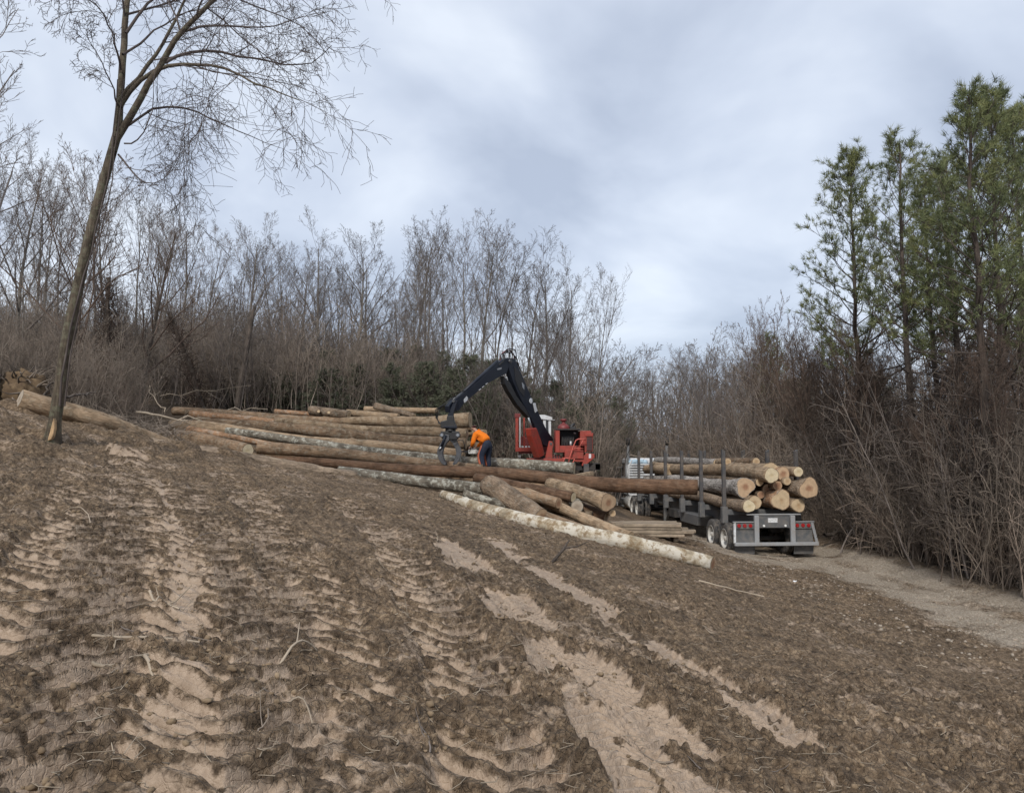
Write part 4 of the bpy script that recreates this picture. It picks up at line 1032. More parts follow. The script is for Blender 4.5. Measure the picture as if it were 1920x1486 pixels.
for d0 in (-.04,):
    tong(1, d0 - .03, d0 + .09)
gtube([(340, 700, -.24), (270, 900, -.24)], .042, 'tong_cylinder', 'navy')
gtube([(270, 900, -.24), (225, 960, -.24)], .026, 'cylinder_rod', 'chrome')
gtube([(460, 700, .14), (540, 880, .14)], .042, 'tong_cylinder', 'navy')
gtube([(335, 1180, -.18), (335, 1180, .18)], .02, 'tie_bar', 'shiny')
for k in range(4):
    gtube([(430 + 30*k, 60 - 12*k, -.1), (240 - 25*k, 240 + 10*k, -.14 - .03*k), (190 - 8*k, 400, -.1), (215 + 10*k, 500, -.12), (300, 520, -.18)], .014, 'grapple_hose', 'black', 7)
gtube([(470, 830, -.18), (560, 790, -.2), (640, 790, -.18), (665, 880, -.16), (650, 990, -.1)], .014, 'grapple_hose', 'black', 7)

# ------------------------------------------------------------------ man with a chainsaw
M['hiviz'] = plain('orange_sweatshirt', (0.80, 0.19, 0.012), 0.85, 0, 0.5, (0.50, 0.16, 0.03), 6, 0.4, spec=0.2)
M['denim'] = plain('dark_denim', (0.020, 0.026, 0.044), 0.9, 0, 0.5, (0.06, 0.065, 0.08), 7, 0.4, spec=0.2)
M['chaps'] = plain('saw_chaps', (0.42, 0.115, 0.060), 0.85, 0, 0.6, (0.16, 0.07, 0.045), 6, 0.3, spec=0.2)
M['skin'] = plain('skin', (0.42, 0.24, 0.17), 0.6, 0, 0.2, (0.3, 0.15, 0.1), 10)
M['beanie'] = plain('maroon_cap', (0.055, 0.014, 0.020), 0.9, 0, 0.3, spec=0.2)
M['glove'] = plain('work_glove', (0.45, 0.30, 0.13), 0.9, 0, 0.6, spec=0.2)
M['boot'] = plain('work_boot', (0.035, 0.030, 0.032), 0.75, 0, 0.6)
M['saw'] = plain('saw_housing', (0.62, 0.61, 0.57), 0.5, 0, 0.5, (0.25, 0.2, 0.15), 15)
mz = 2.30
mp0 = P(909, 876, 26.1)
man = empty('person', (mp0.x, 26.1, mz), 0, 'man in orange sweatshirt and red chaps bending over with a chainsaw', 'person')
fw = Vector((-0.80, 0.60, 0)); rt = Vector((0.60, 0.80, 0))     # he faces left and away
def B(f, s_, z): return fw * f + rt * s_ + Vector((0, 0, z))
def skin_obj(name, chains, mat, parent, sub=2):
    """chains: lists of (point, radius or (rx, ry)); equal points are welded"""
    vs, rs_, es = [], [], []
    def vid(p, r):
        for i, q_ in enumerate(vs):
            if (q_ - p).length < 1e-4: return i
        vs.append(p); rs_.append(r if hasattr(r, '__len__') else (r, r)); return len(vs) - 1
    for ch in chains:
        prev = None
        for p, r in ch:
            i = vid(Vector(p), r)
            if prev is not None and prev != i: es.append((prev, i))
            prev = i
    me = bpy.data.meshes.new(name); me.from_pydata([tuple(v) for v in vs], es, []); me.update()
    o = obj(name, me, M[mat], parent)
    sk = o.modifiers.new('skin', 'SKIN'); sk.use_smooth_shade = True; sk.use_x_symmetry = False
    for i, sv in enumerate(me.skin_vertices[0].data):
        sv.radius = rs_[i]; sv.use_root = (i == 0)
    if sub:
        sb = o.modifiers.new('sub', 'SUBSURF'); sb.levels = sub; sb.render_levels = sub
    return o
pel = B(-.14, 0, .93); wst = B(-.02, 0, 1.05); cst = B(.20, 0, 1.21); nck = B(.36, 0, 1.33); hd = B(.47, -.02, 1.44)
hipL, hipR = B(-.13, -.10, .88), B(-.13, .10, .88)
kneL, kneR = B(.03, -.16, .50), B(-.02, .15, .49)
ankL, ankR = B(-.10, -.20, .10), B(-.06, .16, .10)
toeL, toeR = B(.10, -.23, .05), B(.14, .19, .05)
shL, shR = B(.27, -.19, 1.22), B(.27, .19, 1.22)
elL, elR = B(.30, -.27, .94), B(.33, .25, .95)
haL, haR = B(.47, -.16, .80), B(.50, .12, .78)
def fingers(h, fwd, side):
    ch = []
    for k in range(4):
        a_ = h + side * (k - 1.5) * .021 + fwd * .035; L_ = (.030, .036, .034, .027)[k]
        ch.append([(h, .032), (a_, .011), (a_ + fwd * L_ - Vector((0, 0, .012)), .010), (a_ + fwd * L_ * 1.1 - Vector((0, 0, .04)), .009), (a_ + fwd * L_ * .4 - Vector((0, 0, .055)), .008)])
    ch.append([(h, .032), (h - side * .035 + fwd * .01, .012), (h - side * .045 + fwd * .045 - Vector((0, 0, .015)), .010)])
    return ch
body = [[(pel, .10), (wst, .095), (cst, .11), (nck, .055), (hd, (.075, .085)), (hd + fw*.07 + Vector((0, 0, -.03)), .05)],
        [(pel, .10), (hipL, .08), (kneL, .055), (ankL, .04), (toeL, .035)], [(pel, .10), (hipR, .08), (kneR, .055), (ankR, .04), (toeR, .035)],
        [(cst, .11), (shL, .05), (elL, .04), (haL, .032)], [(cst, .11), (shR, .05), (elR, .04), (haR, .032)]] + fingers(haL, fw, rt) + fingers(haR, fw, rt)
skin_obj('body', body, 'skin', man, 1)
skin_obj('sweatshirt', [[(B(-.10, 0, .98), (.18, .16)), (wst, (.195, .17)), (cst, (.215, .175)), (nck - fw*.04, .085)],
                        [(cst, (.215, .175)), (shL, .105), (elL, .082), (haL - (haL-elL)*.18, .048)],
                        [(cst, (.215, .175)), (shR, .105), (elR, .082), (haR - (haR-elR)*.18, .048)]], 'hiviz', man)
skin_obj('hood', [[(nck - fw*.14 + Vector((0, 0, .03)), (.10, .05)), (nck - fw*.07 + Vector((0, 0, .05)), (.08, .045))]], 'hiviz', man)
skin_obj('jeans', [[(B(-.08, 0, 1.0), (.175, .155)), (pel, (.195, .175))], [(pel, (.195, .175)), (hipL, .135), (kneL, .10), (ankL + Vector((0, 0, .02)), .072)],
                   [(pel, (.195, .175)), (hipR, .135), (kneR, .10), (ankR + Vector((0, 0, .02)), .072)]], 'denim', man)
for hp_, kn_, an_ in ((hipL, kneL, ankL), (hipR, kneR, ankR)):
    skin_obj('chap', [[(hp_ + fw*.085, (.105, .10)), (kn_ + fw*.08, (.092, .09)), (an_ + fw*.07 + Vector((0, 0, .04)), (.085, .085))]], 'chaps', man)
for an_, to_ in ((ankL, toeL), (ankR, toeR)):
    skin_obj('boot', [[(an_ + Vector((0, 0, .09)), .062), (an_ - fw*.02 - Vector((0, 0, .03)), .06), (to_, .052)]], 'boot', man)
skin_obj('cap', [[(hd + Vector((0, 0, .02)) - fw*.03, (.122, .125)), (hd + Vector((0, 0, .10)) - fw*.02, (.10, .105))]], 'beanie', man)
for h_ in (haL, haR):
    skin_obj('glove', [[(h_ - fw*.03, .040), (h_ + fw*.03 - Vector((0, 0, .01)), .043)]] , 'glove', man)
for s_ in (-1, 1):      # face
    MB().lathe([(-.012, .004), (-.006, .011), (.006, .011), (.012, .004)], 8, 'z', tuple(hd + fw*.095 + rt*.032*s_ + Vector((0, 0, -.01)))).build('eye', M['black'], man, smooth=True)
    MB().lathe([(-.03, .006), (0, .018), (.03, .006)], 8, 'z', tuple(hd + rt*.088*s_)).build('ear', M['skin'], man, smooth=True)
MB().bar(hd + fw*.10 + Vector((0, 0, -.025)), hd + fw*.135 + Vector((0, 0, -.045)), .022, .03).build('nose', M['skin'], man, bevel=.006)
# chainsaw held in both hands
sp = Vector((mp0.x, 26.1, mz)) + B(.52, -.02, .66)
saw = empty('chainsaw', sp, math.atan2(fw.y, fw.x), 'small pale grey chainsaw in the hands of the man in orange', 'chainsaw')
MB().box(-.20, .12, -.09, .09, -.09, .06).box(-.14, .06, -.07, .07, .06, .10).build('housing', M['saw'], saw, bevel=.025)
MB().tube([(-.18, -.02, .05), (-.28, -.02, .11), (-.34, -.02, .03), (-.30, -.02, -.06), (-.19, -.02, -.07)], .018, 10).build('rear_handle', M['black'], saw, smooth=True)
MB().tube([(.05, -.11, -.06), (.06, -.12, .10), (.05, -.06, .17), (.03, .08, .16), (.04, .11, -.02)], .014, 10).build('front_handle', M['black'], saw, smooth=True)
MB().prism([(.11, -.035), (.11, .025), (.52, .022), (.56, .0), (.55, -.02), (.52, -.032)], -.008, .008).build('guide_bar', M['shiny'], saw)
MB().box(.09, .11, -.10, .10, .06, .17).build('hand_guard', M['black'], saw, bevel=.006)
# ------------------------------------------------------------------ trees
class Tubes:
    def __init__(s): s.g = {}
    def add(s, pts, rads, sides): s.g.setdefault((len(pts), sides), []).append((pts, rads))
    def mesh(s, name):
        Vs, Qs, off = [], [], 0
        for (n, k), L_ in s.g.items():
            Pp = np.array([a for a, _ in L_], float); Rr = np.array([r for _, r in L_], float)
            Bn = len(L_)
            T = np.gradient(Pp, axis=1); T /= np.linalg.norm(T, axis=2, keepdims=True) + 1e-9
            ref = np.where(np.abs(T[..., 2:3]) > .9, np.array([1., 0, 0]), np.array([0., 0, 1.]))
            ref = np.repeat(ref[:, :1], n, 1)
            U = np.cross(T, ref); U /= np.linalg.norm(U, axis=2, keepdims=True) + 1e-9
            Wv = np.cross(T, U)
            th = np.arange(k) * 2 * np.pi / k
            V = Pp[:, :, None] + Rr[:, :, None, None] * (np.cos(th)[:, None] * U[:, :, None] + np.sin(th)[:, None] * Wv[:, :, None])
            idx = np.arange(Bn * n * k).reshape(Bn, n, k) + off
            a = idx[:, :-1]; c = idx[:, 1:]
            Qs.append(np.stack([a, np.roll(a, -1, 2), np.roll(c, -1, 2), c], -1).reshape(-1, 4))
            Vs.append(V.reshape(-1, 3)); off += Bn * n * k
        return mesh_np(name, np.concatenate(Vs), Qs)
def rvec(rn): return np.array([rn.gauss(0, 1), rn.gauss(0, 1), rn.gauss(0, 1)])
def nrm(v): return v / (np.linalg.norm(v) + 1e-9)
def tilt(d, ang, rn, az=None):
    ref = np.array([0., 0, 1.]) if abs(d[2]) < .9 else np.array([1., 0, 0])
    u = nrm(np.cross(d, ref)); w_ = np.cross(d, u); a = rn.uniform(0, 6.283) if az is None else az
    return nrm(d * math.cos(ang) + (u * math.cos(a) + w_ * math.sin(a)) * math.sin(ang))
def branch(tb, p, d, Lh, r, lev, pr, rn, tip=0.35):
    n = pr['seg'][lev]; pts = [p]; cur = p; dd = d
    for i in range(n):
        dd = nrm(dd + rvec(rn) * pr['wig'][lev] + np.array([0, 0, pr['up'][lev]]) / n * 1.0)
        cur = cur + dd * Lh / n; pts.append(cur)
    rt_ = max(r * tip, pr['rmin'])
    rads = [r + (rt_ - r) * (i / n) ** 0.9 for i in range(n + 1)]
    tb[0 if lev <= pr.get('trunk_lev', 0) else 1].add(pts, rads, pr['sides'][lev])
    if lev + 1 < len(pr['seg']): kids(tb, pts, rads, Lh, lev, pr, rn)
    return pts, rads
def kids(tb, pts, rads, Lh, lev, pr, rn, f0=None):
    n = len(pts) - 1; m_ = pr['kids'][lev]; m_ = int(m_ * rn.uniform(.8, 1.25) + .5)
    f0 = pr['from'][lev] if f0 is None else f0
    ga = rn.uniform(0, 6.28)
    for k in range(m_):
        f = f0 + (1 - f0) * (k + rn.uniform(0, 1)) / m_; f = min(f, .985)
        i = min(int(f * n), n - 1); q_ = f * n - i
        p = pts[i] + (pts[i+1] - pts[i]) * q_; d = nrm(pts[i+1] - pts[i])
        ga += 2.4
        c = tilt(d, pr['ang'][lev] * rn.uniform(.7, 1.3), rn, ga + rn.uniform(-.5, .5))
        rel = (f - f0) / (1 - f0 + 1e-6)
        ln = Lh * pr['rat'][lev] * (1 - pr['fall'][lev] * rel) * rn.uniform(.7, 1.2)
        rr = (rads[i] + (rads[i+1]-rads[i]) * q_) * pr['rr'][lev] * rn.uniform(.8, 1.15)
        branch(tb, p, c, ln, max(rr, pr['rmin']), lev + 1, pr, rn)
def tree_bark(name, dark, light, **kw): return bark(name, dark, light, 7, 1.1, 0.6, rnd=0.2, **kw)
M['tree_grey'] = tree_bark('bark_forest', (0.055, 0.046, 0.039), (0.20, 0.172, 0.145), lichen=0.4, lichencol=(0.21, 0.21, 0.18))
M['tree_dark'] = tree_bark('bark_dark', (0.030, 0.024, 0.020), (0.115, 0.092, 0.075))
M['tree_pine'] = tree_bark('bark_pine', (0.032, 0.025, 0.021), (0.120, 0.094, 0.077))
M['tree_hero'] = tree_bark('bark_hero', (0.034, 0.026, 0.018), (0.150, 0.118, 0.084), lichen=0.5, lichencol=(0.15, 0.15, 0.10))
def twigmat(name, c1, c2, sc_=3.0):
    mt, nt, b = newmat(name)
    t = nd(nt, 'ShaderNodeTexCoord'); oi = nd(nt, 'ShaderNodeObjectInfo')
    a = nd(nt, 'ShaderNodeTexNoise', {'Vector': t.outputs['Object'], 'Scale': sc_, 'Detail': 3.0})
    ad = nd(nt, 'ShaderNodeMath', {0: oi.outputs['Random'], 1: 0.4, 2: a.outputs[0]}, operation='MULTIPLY_ADD')
    c = ramp(nt, ad.outputs[0], [(0.45, c1), (0.95, c2)])
    nt.links.new(c, b.inputs['Base Color']); b.inputs['Roughness'].default_value = 0.9
    b.inputs['Specular IOR Level'].default_value = 0.15
    return mt
M['twig_grey'] = twigmat('twigs_grey', (0.080, 0.067, 0.059), (0.19, 0.160, 0.140))
M['twig_brown'] = twigmat('twigs_brown', (0.060, 0.043, 0.034), (0.165, 0.118, 0.090))
M['twig_hero'] = twigmat('twigs_hero', (0.045, 0.035, 0.032), (0.105, 0.085, 0.076))
M['twig_pale'] = twigmat('twigs_pale', (0.22, 0.18, 0.135), (0.40, 0.33, 0.25))
M['brush'] = twigmat('brush', (0.098, 0.080, 0.065), (0.30, 0.245, 0.195), 1.2)
M['brush_red'] = twigmat('brush_red', (0.11, 0.084, 0.066), (0.30, 0.235, 0.185), 1.2)
def leafmat(name, c1, c2, c3):
    mt, nt, b = newmat(name)
    t = nd(nt, 'ShaderNodeTexCoord'); oi = nd(nt, 'ShaderNodeObjectInfo')
    a = nd(nt, 'ShaderNodeTexNoise', {'Vector': t.outputs['Object'], 'Scale': 1.1, 'Detail': 4.0, 'Roughness': 0.7})
    c = ramp(nt, a.outputs[0], [(0.33, c1), (0.52, c2), (0.72, c3)])
    nt.links.new(c, b.inputs['Base Color']); b.inputs['Roughness'].default_value = 0.6
    b.inputs['Specular IOR Level'].default_value = 0.25
    return mt
M['needle'] = leafmat('pine_needles', (0.078, 0.096, 0.044), (0.135, 0.150, 0.062), (0.22, 0.21, 0.075))
M['cedar'] = leafmat('cedar_foliage', (0.075, 0.082, 0.055), (0.105, 0.112, 0.072), (0.15, 0.145, 0.098))

# --- forest hardwoods: a straight stem that splits into steep leaders
def hardwood(seed, H=14.0, r=.17, fork=.35, nlead=11, ang=.55, up=.55, bush=1.0):
    rn = random.Random(seed); tb = (Tubes(), Tubes())
    pr = dict(seg=[9, 7, 5, 4, 2], wig=[.045, .10, .14, .18, .22], up=[.25, up, .45, .35, .2], rmin=.0062, sides=[8, 5, 4, 3, 3],
              kids=[nlead, 7 * bush, 6 * bush, 4], ang=[ang, .6, .65, .7], rat=[.52, .45, .45, .5], fall=[.55, .45, .4, .3], rr=[.52, .5, .55, .6])
    pr['from'] = [fork, .25, .2, .15]
    branch(tb, np.zeros(3), nrm(np.array([rn.uniform(-.06, .06), rn.uniform(-.06, .06), 1])), H * .93, r, 0, pr, rn, .16)
    return tb
HW = []
for i, kw in enumerate([dict(seed=1, H=14, fork=.38, nlead=11, ang=.50), dict(seed=2, H=14, r=.15, fork=.5, nlead=10, ang=.42, up=.8),
                        dict(seed=3, H=13, r=.19, fork=.26, nlead=12, ang=.68, up=.7), dict(seed=4, H=14, r=.12, fork=.45, nlead=9, ang=.45, up=.6),
                        dict(seed=5, H=12, r=.14, fork=.22, nlead=12, ang=.8, up=.5), dict(seed=6, H=15, r=.16, fork=.55, nlead=9, ang=.5, up=.7),
                        dict(seed=7, H=9, r=.075, fork=.25, nlead=10, ang=.55, up=.4, bush=.7)]):
    tb = hardwood(**kw)
    t_ = tb[0].mesh('trunk'); c_ = tb[1].mesh('crown')
    co = np.empty(len(c_.vertices) * 3, np.float32); c_.vertices.foreach_get('co', co); hh = co.reshape(-1, 3)[:, 2].max()
    t_.materials.append(M['tree_grey']); c_.materials.append(M['twig_grey'])
    HW.append((t_, c_, hh))
def place_tree(var, px, top_py, Yd, rz, label, group, name='bare_tree', lean=0.0, dark=False, leanx=0.0, sxy=1.0):
    t_, c_, hh = HW[var]
    xw = (px - 960.0) / F * Yd; zg = gz(xw, Yd)
    top = P(px, top_py, Yd).z; s_ = max((top - zg), 1.5) / hh
    e_ = empty(name, (xw, Yd, zg - .15), 0, label, 'tree', group)
    e_.rotation_euler = (leanx, lean, rz); e_.scale = (s_ * sxy, s_ * sxy, s_)
    for nm, me in (('trunk', t_), ('crown', c_)):
        o = bpy.data.objects.new(nm, me); C.objects.link(o); o.parent = e_
        if dark:
            o.material_slots[0].link = 'OBJECT'; o.material_slots[0].material = M['tree_dark'] if nm == 'trunk' else M['twig_brown']
    return e_
rt_ = random.Random(77)
GB = 'bare hardwoods behind the log pile'; LB = 'tall bare hardwood in the wood behind the log pile'
# the trees that can be told apart on the skyline: (variant, pixel x, top y, distance)
SKY = [(2, 440, 372, 46), (3, 505, 440, 50), (0, 592, 385, 47), (2, 655, 388, 45), (0, 690, 430, 49), (1, 782, 374, 46), (1, 800, 420, 50), (5, 868, 398, 47),
       (1, 905, 402, 45), (3, 925, 430, 49), (0, 1012, 424, 46), (3, 1000, 560, 52), (4, 745, 520, 52), (3, 842, 500, 52), (4, 560, 470, 53), (3, 380, 400, 48),
       (0, 330, 350, 44), (3, 300, 380, 40), (5, 250, 330, 45), (2, 205, 330, 42), (1, 170, 300, 46), (0, 60, 270, 40), (2, 20, 250, 36), (5, 100, 320, 44), (4, 130, 400, 38),
       (3, 40, 380, 34), (1, 75, 330, 48), (3, 280, 420, 52), (4, 350, 480, 40), (0, -40, 220, 38), (5, -90, 260, 42), (2, 480, 520, 40), (3, 635, 470, 55), (5, 960, 520, 56)]
OWN = {440: 'broad bare hardwood rising behind the dead broken trunk', 655: 'broadest round-crowned bare hardwood above the middle of the log pile', 782: 'narrow upright bare hardwood rising above the tip of the boom jib',
       868: 'tall bare hardwood with high crown behind the middle of the jib', 905: 'slim dense bare hardwood rising beside the boom knuckle', 1012: 'lone slim bare hardwood rising above the main boom'}
for i, (v_, a_, c_, y_) in enumerate(SKY):
    own = OWN.get(a_)
    place_tree(v_, a_, c_, y_, rt_.uniform(0, 6.28), own or LB, None if own else GB, sxy=(1.0 if a_ > 350 else .85))
place_tree(4, 1030, 560, 43, 0.3, 'bare tree leaning right beyond the loader engine', None, lean=.62)
place_tree(4, 700, 640, 42, 2.0, 'low bare tree leaning right in front of the tall skyline trees', None, lean=.75, dark=True)
GF = 'thin trees filling the wood behind the log pile'; LF = 'thin bare tree deep in the wood behind the log pile'
for i in range(32):
    a_ = rt_.uniform(-120, 1090); y_ = rt_.uniform(44, 78)
    tp = rt_.uniform(430, 620) - (90 if a_ < 420 else 0)
    place_tree(rt_.choice([0, 1, 3, 3, 5, 6, 6]), a_, tp, y_, rt_.uniform(0, 6.28), LF, GF, sxy=rt_.uniform(.6, 1.0), lean=rt_.gauss(0, .05))
GS_ = 'pale saplings along the edge of the wood'; LS = 'pale thin sapling at the edge of the wood behind the pile'
for i in range(34):
    a_ = rt_.uniform(-40, 1120); y_ = rt_.uniform(37.5, 45)
    place_tree(rt_.choice([3, 6, 6, 1]), a_, rt_.uniform(470, 700) - (60 if a_ < 420 else 0), y_, rt_.uniform(0, 6.28), LS, GS_, sxy=rt_.uniform(.5, .9), lean=rt_.gauss(0, .10))
GV = 'far trees in the gap beyond the truck'; LV = 'small far bare tree in the gap beyond the truck'
for i in range(34):
    a_ = 1060 + i * 13 + rt_.uniform(-14, 14); y_ = rt_.uniform(64, 100)
    tp = 660 + rt_.uniform(-25, 30) - max(0, a_ - 1300) * .25 - max(0, 1150 - a_) * .3
    place_tree(rt_.choice([0, 2, 3, 4, 5]), a_, tp, y_, rt_.uniform(0, 6.28), LV, GV, sxy=1.0)
GR = 'bare trees standing in the roadside thicket'; LR = 'slender bare tree in the thicket along the haul road'
for i in range(46):
    y_ = rt_.uniform(21, 62); xw = rt_.uniform(11.8, 12.5 + y_ * .55)
    a_ = 960 + xw / y_ * F
    if a_ > 2150: continue
    tp = 690 - (a_ - 1300) * .19 + rt_.uniform(-40, 60)
    if a_ > 1720: tp = rt_.uniform(420, 620)
    place_tree(rt_.choice([0, 3, 4, 6, 6, 6]), a_, tp, y_, rt_.uniform(0, 6.28), LR, GR, dark=(rt_.random() < .6))
for (v_, a_, c_, y_, ln) in ((6, 1335, 600, 36, -.05), (0, 1290, 640, 40, -.1), (2, 1440, 592, 44, 0), (6, 1395, 640, 33, .05), (6, 1240, 690, 46, 0)):
    place_tree(v_, a_, c_, y_, rt_.uniform(0, 6.28), LR, GR, lean=ln)

GW = 'upright saplings along the haul road'; LW = 'upright reddish-brown sapling rising from the road bank'
for i in range(54):
    y_ = rt_.uniform(15, 36); xw = 11.1 + rt_.random() ** 1.5 * 3.0; a_ = 960 + xw / y_ * F
    if a_ > 2050: continue
    place_tree(rt_.choice([6, 6, 3, 1]), a_, rt_.uniform(520, 800), y_, rt_.uniform(0, 6.28), LW, GW, dark=True, sxy=rt_.uniform(.6, 1.0), lean=rt_.gauss(0, .05))

# --- the leaning tree by the yard
rn = random.Random(9); tb = (Tubes(), Tubes())
HY = 16.5
hb_ = P(98, 826, HY); hb_.z = gz(hb_.x, HY) - .12
def hp(l): return [np.array(P(a, c, HY + (q[0] if q else 0)) - hb_) for a, c, *q in l]
def smooth_pts(pts, n):
    pts = np.array(pts); d = np.r_[0, np.cumsum(np.linalg.norm(np.diff(pts, axis=0), axis=1))]; s = np.linspace(0, d[-1], n)
    o_ = np.stack([np.interp(s, d, pts[:, i]) for i in range(3)], 1)
    for _ in range(2): o_[1:-1] = (o_[:-2] + 2*o_[1:-1] + o_[2:]) / 4
    return list(o_), d[-1]
prh = dict(seg=[8, 8, 6, 5, 3], wig=[.05, .09, .15, .19, .22], up=[.2, -.25, -.35, -.35, -.25], rmin=.0042, sides=[9, 6, 5, 4, 3],
           kids=[0, 9, 6, 6], ang=[.5, .75, .8, .8], rat=[.5, .46, .48, .5], fall=[.4, .35, .3, .2], rr=[.5, .42, .5, .6], trunk_lev=0)
prh['from'] = [.3, .22, .15, .1]
def limb(l, r0, r1, lev, n=12, f0=None, kid=True, twist=0.0):
    pts, Lh = smooth_pts(hp(l), n)
    pts = [p + rvec(rn) * .015 for p in pts]
    rads = [r0 + (r1 - r0) * i / (n - 1) for i in range(n)]
    tb[0 if r0 > .04 else 1].add(pts, rads, 10 if r0 > .07 else 6)
    if kid: kids(tb, pts, rads, Lh, lev, prh, rn, f0)
# trunk flare then the two leaders
tp_, _ = smooth_pts(hp([(97, 838), (99, 815), (112, 730), (128, 620), (150, 520), (178, 400), (200, 320), (218, 258)]), 26)
tb[0].add(tp_, [.20 if i == 0 else (.16 if i == 1 else .128 - .0013 * i) for i in range(26)], 14)
limb([(216, 268), (222, 215), (228, 150, .1), (234, 80, .2), (240, 10, .3), (243, -80, .4), (250, -200, .5)], .085, .045, 1, 14, .45)
limb([(218, 262), (236, 232), (262, 190, -.2), (285, 148, -.3), (306, 112, -.4), (330, 72, -.5), (362, 34, -.6), (405, 0, -.7), (460, -50, -.8), (520, -90, -.9)], .080, .028, 1, 16, .5)
limb([(224, 190), (248, 158), (285, 120, .2), (318, 60, .3), (345, 5, .4), (370, -60, .5)], .05, .02, 1, 12, .3)
limb([(224, 200), (240, 165), (268, 138, -.1), (305, 125, -.3), (350, 117, -.6), (400, 117, -.9), (445, 140, -1.1), (490, 158, -1.3), (560, 190, -1.6)], .052, .010, 1, 14, .35)
limb([(308, 118), (345, 96, .2), (385, 90, .5), (440, 102, .8), (510, 118, 1.1), (585, 128, 1.4), (622, 85, 1.5)], .040, .006, 1, 13, .2)
limb([(340, 62), (370, 50, -.8), (420, 47, -1.1), (470, 50, -1.3), (510, 52, -1.5), (570, 30, -1.7)], .034, .006, 1, 12, .2)
limb([(226, 248), (262, 212, .3), (300, 198, .5), (345, 198, .8), (400, 222, 1.1), (460, 252, 1.3), (525, 277, 1.5)], .034, .005, 1, 13, .15)
limb([(232, 105), (280, 65, .8), (330, 30, 1.2), (380, 10, 1.6), (450, 20, 2)], .03, .006, 1, 12, .2)
limb([(228, 130), (215, 80, -.6), (195, 20, -1), (150, -20, -1.4), (110, -10, -1.6)], .026, .005, 1, 12, .25)
limb([(222, 200), (205, 150, -.5), (195, 120, -.7), (175, 90, -.9), (160, 60, -1)], .02, .005, 1, 9, .2)
limb([(236, 60), (300, -20, .5), (380, -60, 1), (470, -70, 1.2), (540, -20, 1.4), (600, 30, 1.5)], .035, .006, 1, 13, .3)
limb([(233, 270), (260, 268, -.4), (278, 245, -.6), (290, 190, -.6), (292, 130, -.6)], .018, .006, 2, 9, .2)
limb([(222, 290), (245, 318, -.3), (268, 352, -.5), (320, 330, -.8), (335, 300, -.9)], .022, .005, 1, 10, .2)
for k in range(8):   # hanging vines and drooping shoots down the stem
    a0 = rn.uniform(200, 420); c0 = rn.uniform(110, 240)
    limb([(a0, c0, rn.uniform(-1, 1)), (a0 + rn.uniform(-8, 8), c0 + 60, rn.uniform(-1, 1)), (a0 + rn.uniform(-16, 16), c0 + rn.uniform(100, 190), rn.uniform(-1, 1))], .008, .003, 2, 7, .3)
vine = [(112, 760, -.16), (125, 640, -.17), (150, 545, -.16), (180, 440, -.16), (205, 330, -.15), (212, 240, -.12), (222, 150, -.1)]
limb(vine, .022, .012, 3, 14, .5, kid=False)
limb([(a + 9, c, -.13) for a, c, q in vine], .016, .01, 3, 14, kid=False)
hero = empty('leaning_tree', hb_, 0, 'tall leaning bare tree with torn bark at its foot beside the yard', 'tree')
obj('trunk', tb[0].mesh('trunk'), M['tree_hero'], hero); cm = tb[1].mesh('crown'); obj('crown', cm, M['twig_hero'], hero)
print('hero crown faces', len(cm.polygons))
# torn strip of pale wood at its foot
ws = MB(); base_p = P(96, 822, HY - .2) - hb_
pl_ = [(100, 826), (104, 812), (108, 796), (111, 784), (113, 790), (113, 804), (110, 818), (106, 825)]
M['torn'] = bark('torn_wood', (0.36, 0.22, 0.11), (0.62, 0.43, 0.25), 12, 1.0, 0.4, rnd=.02)
ws.prism([(P(a, c, HY).x - hb_.x, P(a, c, HY).z - hb_.z) for a, c in pl_], -.215, -.12)
ws.build('torn_wood', M['torn'], hero, bevel=.01)

# second tree out of frame at left whose limbs enter the picture
def edge_tree(seed, px, Yd, top, label, var=2, **kw):
    return place_tree(var, px, top, Yd, seed, label, None, **kw)
edge_tree(1.1, -14, 20, -150, 'bare tree by the left bank with fine drooping twigs', 2, lean=.02)
edge_tree(2.3, 122, 27, 235, 'crooked dark bare tree behind the leaning tree', 4, dark=True)
edge_tree(4.1, 255, 30, 330, 'vine-draped dark tree behind the fallen grey-tan log', 2, dark=True, sxy=.9)

# trunks smothered in dark vines
M['vine'] = twigmat('vines', (0.030, 0.021, 0.017), (0.085, 0.060, 0.047), 2.0)
def vine_trunk(base_px, top_px, Yd, width, label, seed, n=330):
    r2 = random.Random(seed); T_ = Tubes(); V_ = Tubes(); b = P(*base_px, Yd); b.z = gz(b.x, Yd) - .1; t = P(*top_px, Yd); ax = np.array(t - b)
    T_.add([ax * i / 6 + rvec(r2) * .04 * (0 < i < 6) for i in range(7)], [.14 - .012 * i for i in range(7)], 9)
    for k in range(n):
        f = r2.uniform(0, .95); w = width * (1.15 - f) * r2.random() ** .7; a = r2.uniform(0, 6.28)
        p = ax * f + np.array((math.cos(a) * w, math.sin(a) * w, 0)); d = nrm(ax * .3 + rvec(r2) * 1.3 + np.array((0, 0, r2.choice([-1.5, 1.0])))); q = [p]
        for i in range(4): d = nrm(d + rvec(r2) * .35); q.append(q[-1] + d * r2.uniform(.12, .32))
        V_.add(q, [.012, .011, .009, .007, .004], 3)
    e_ = empty('vine_tree', b, 0, label, 'tree'); obj('trunk', T_.mesh('trunk'), M['tree_dark'], e_); obj('vines', V_.mesh('vines'), M['vine'], e_)
vine_trunk((195, 770), (205, 520), 33, .95, 'upright trunk smothered in a thick dark mass of vines', 61, 620)
vine_trunk((392, 768), (318, 585), 34, .50, 'slanting trunk hung with dark vines behind the upper pile', 62, 380)

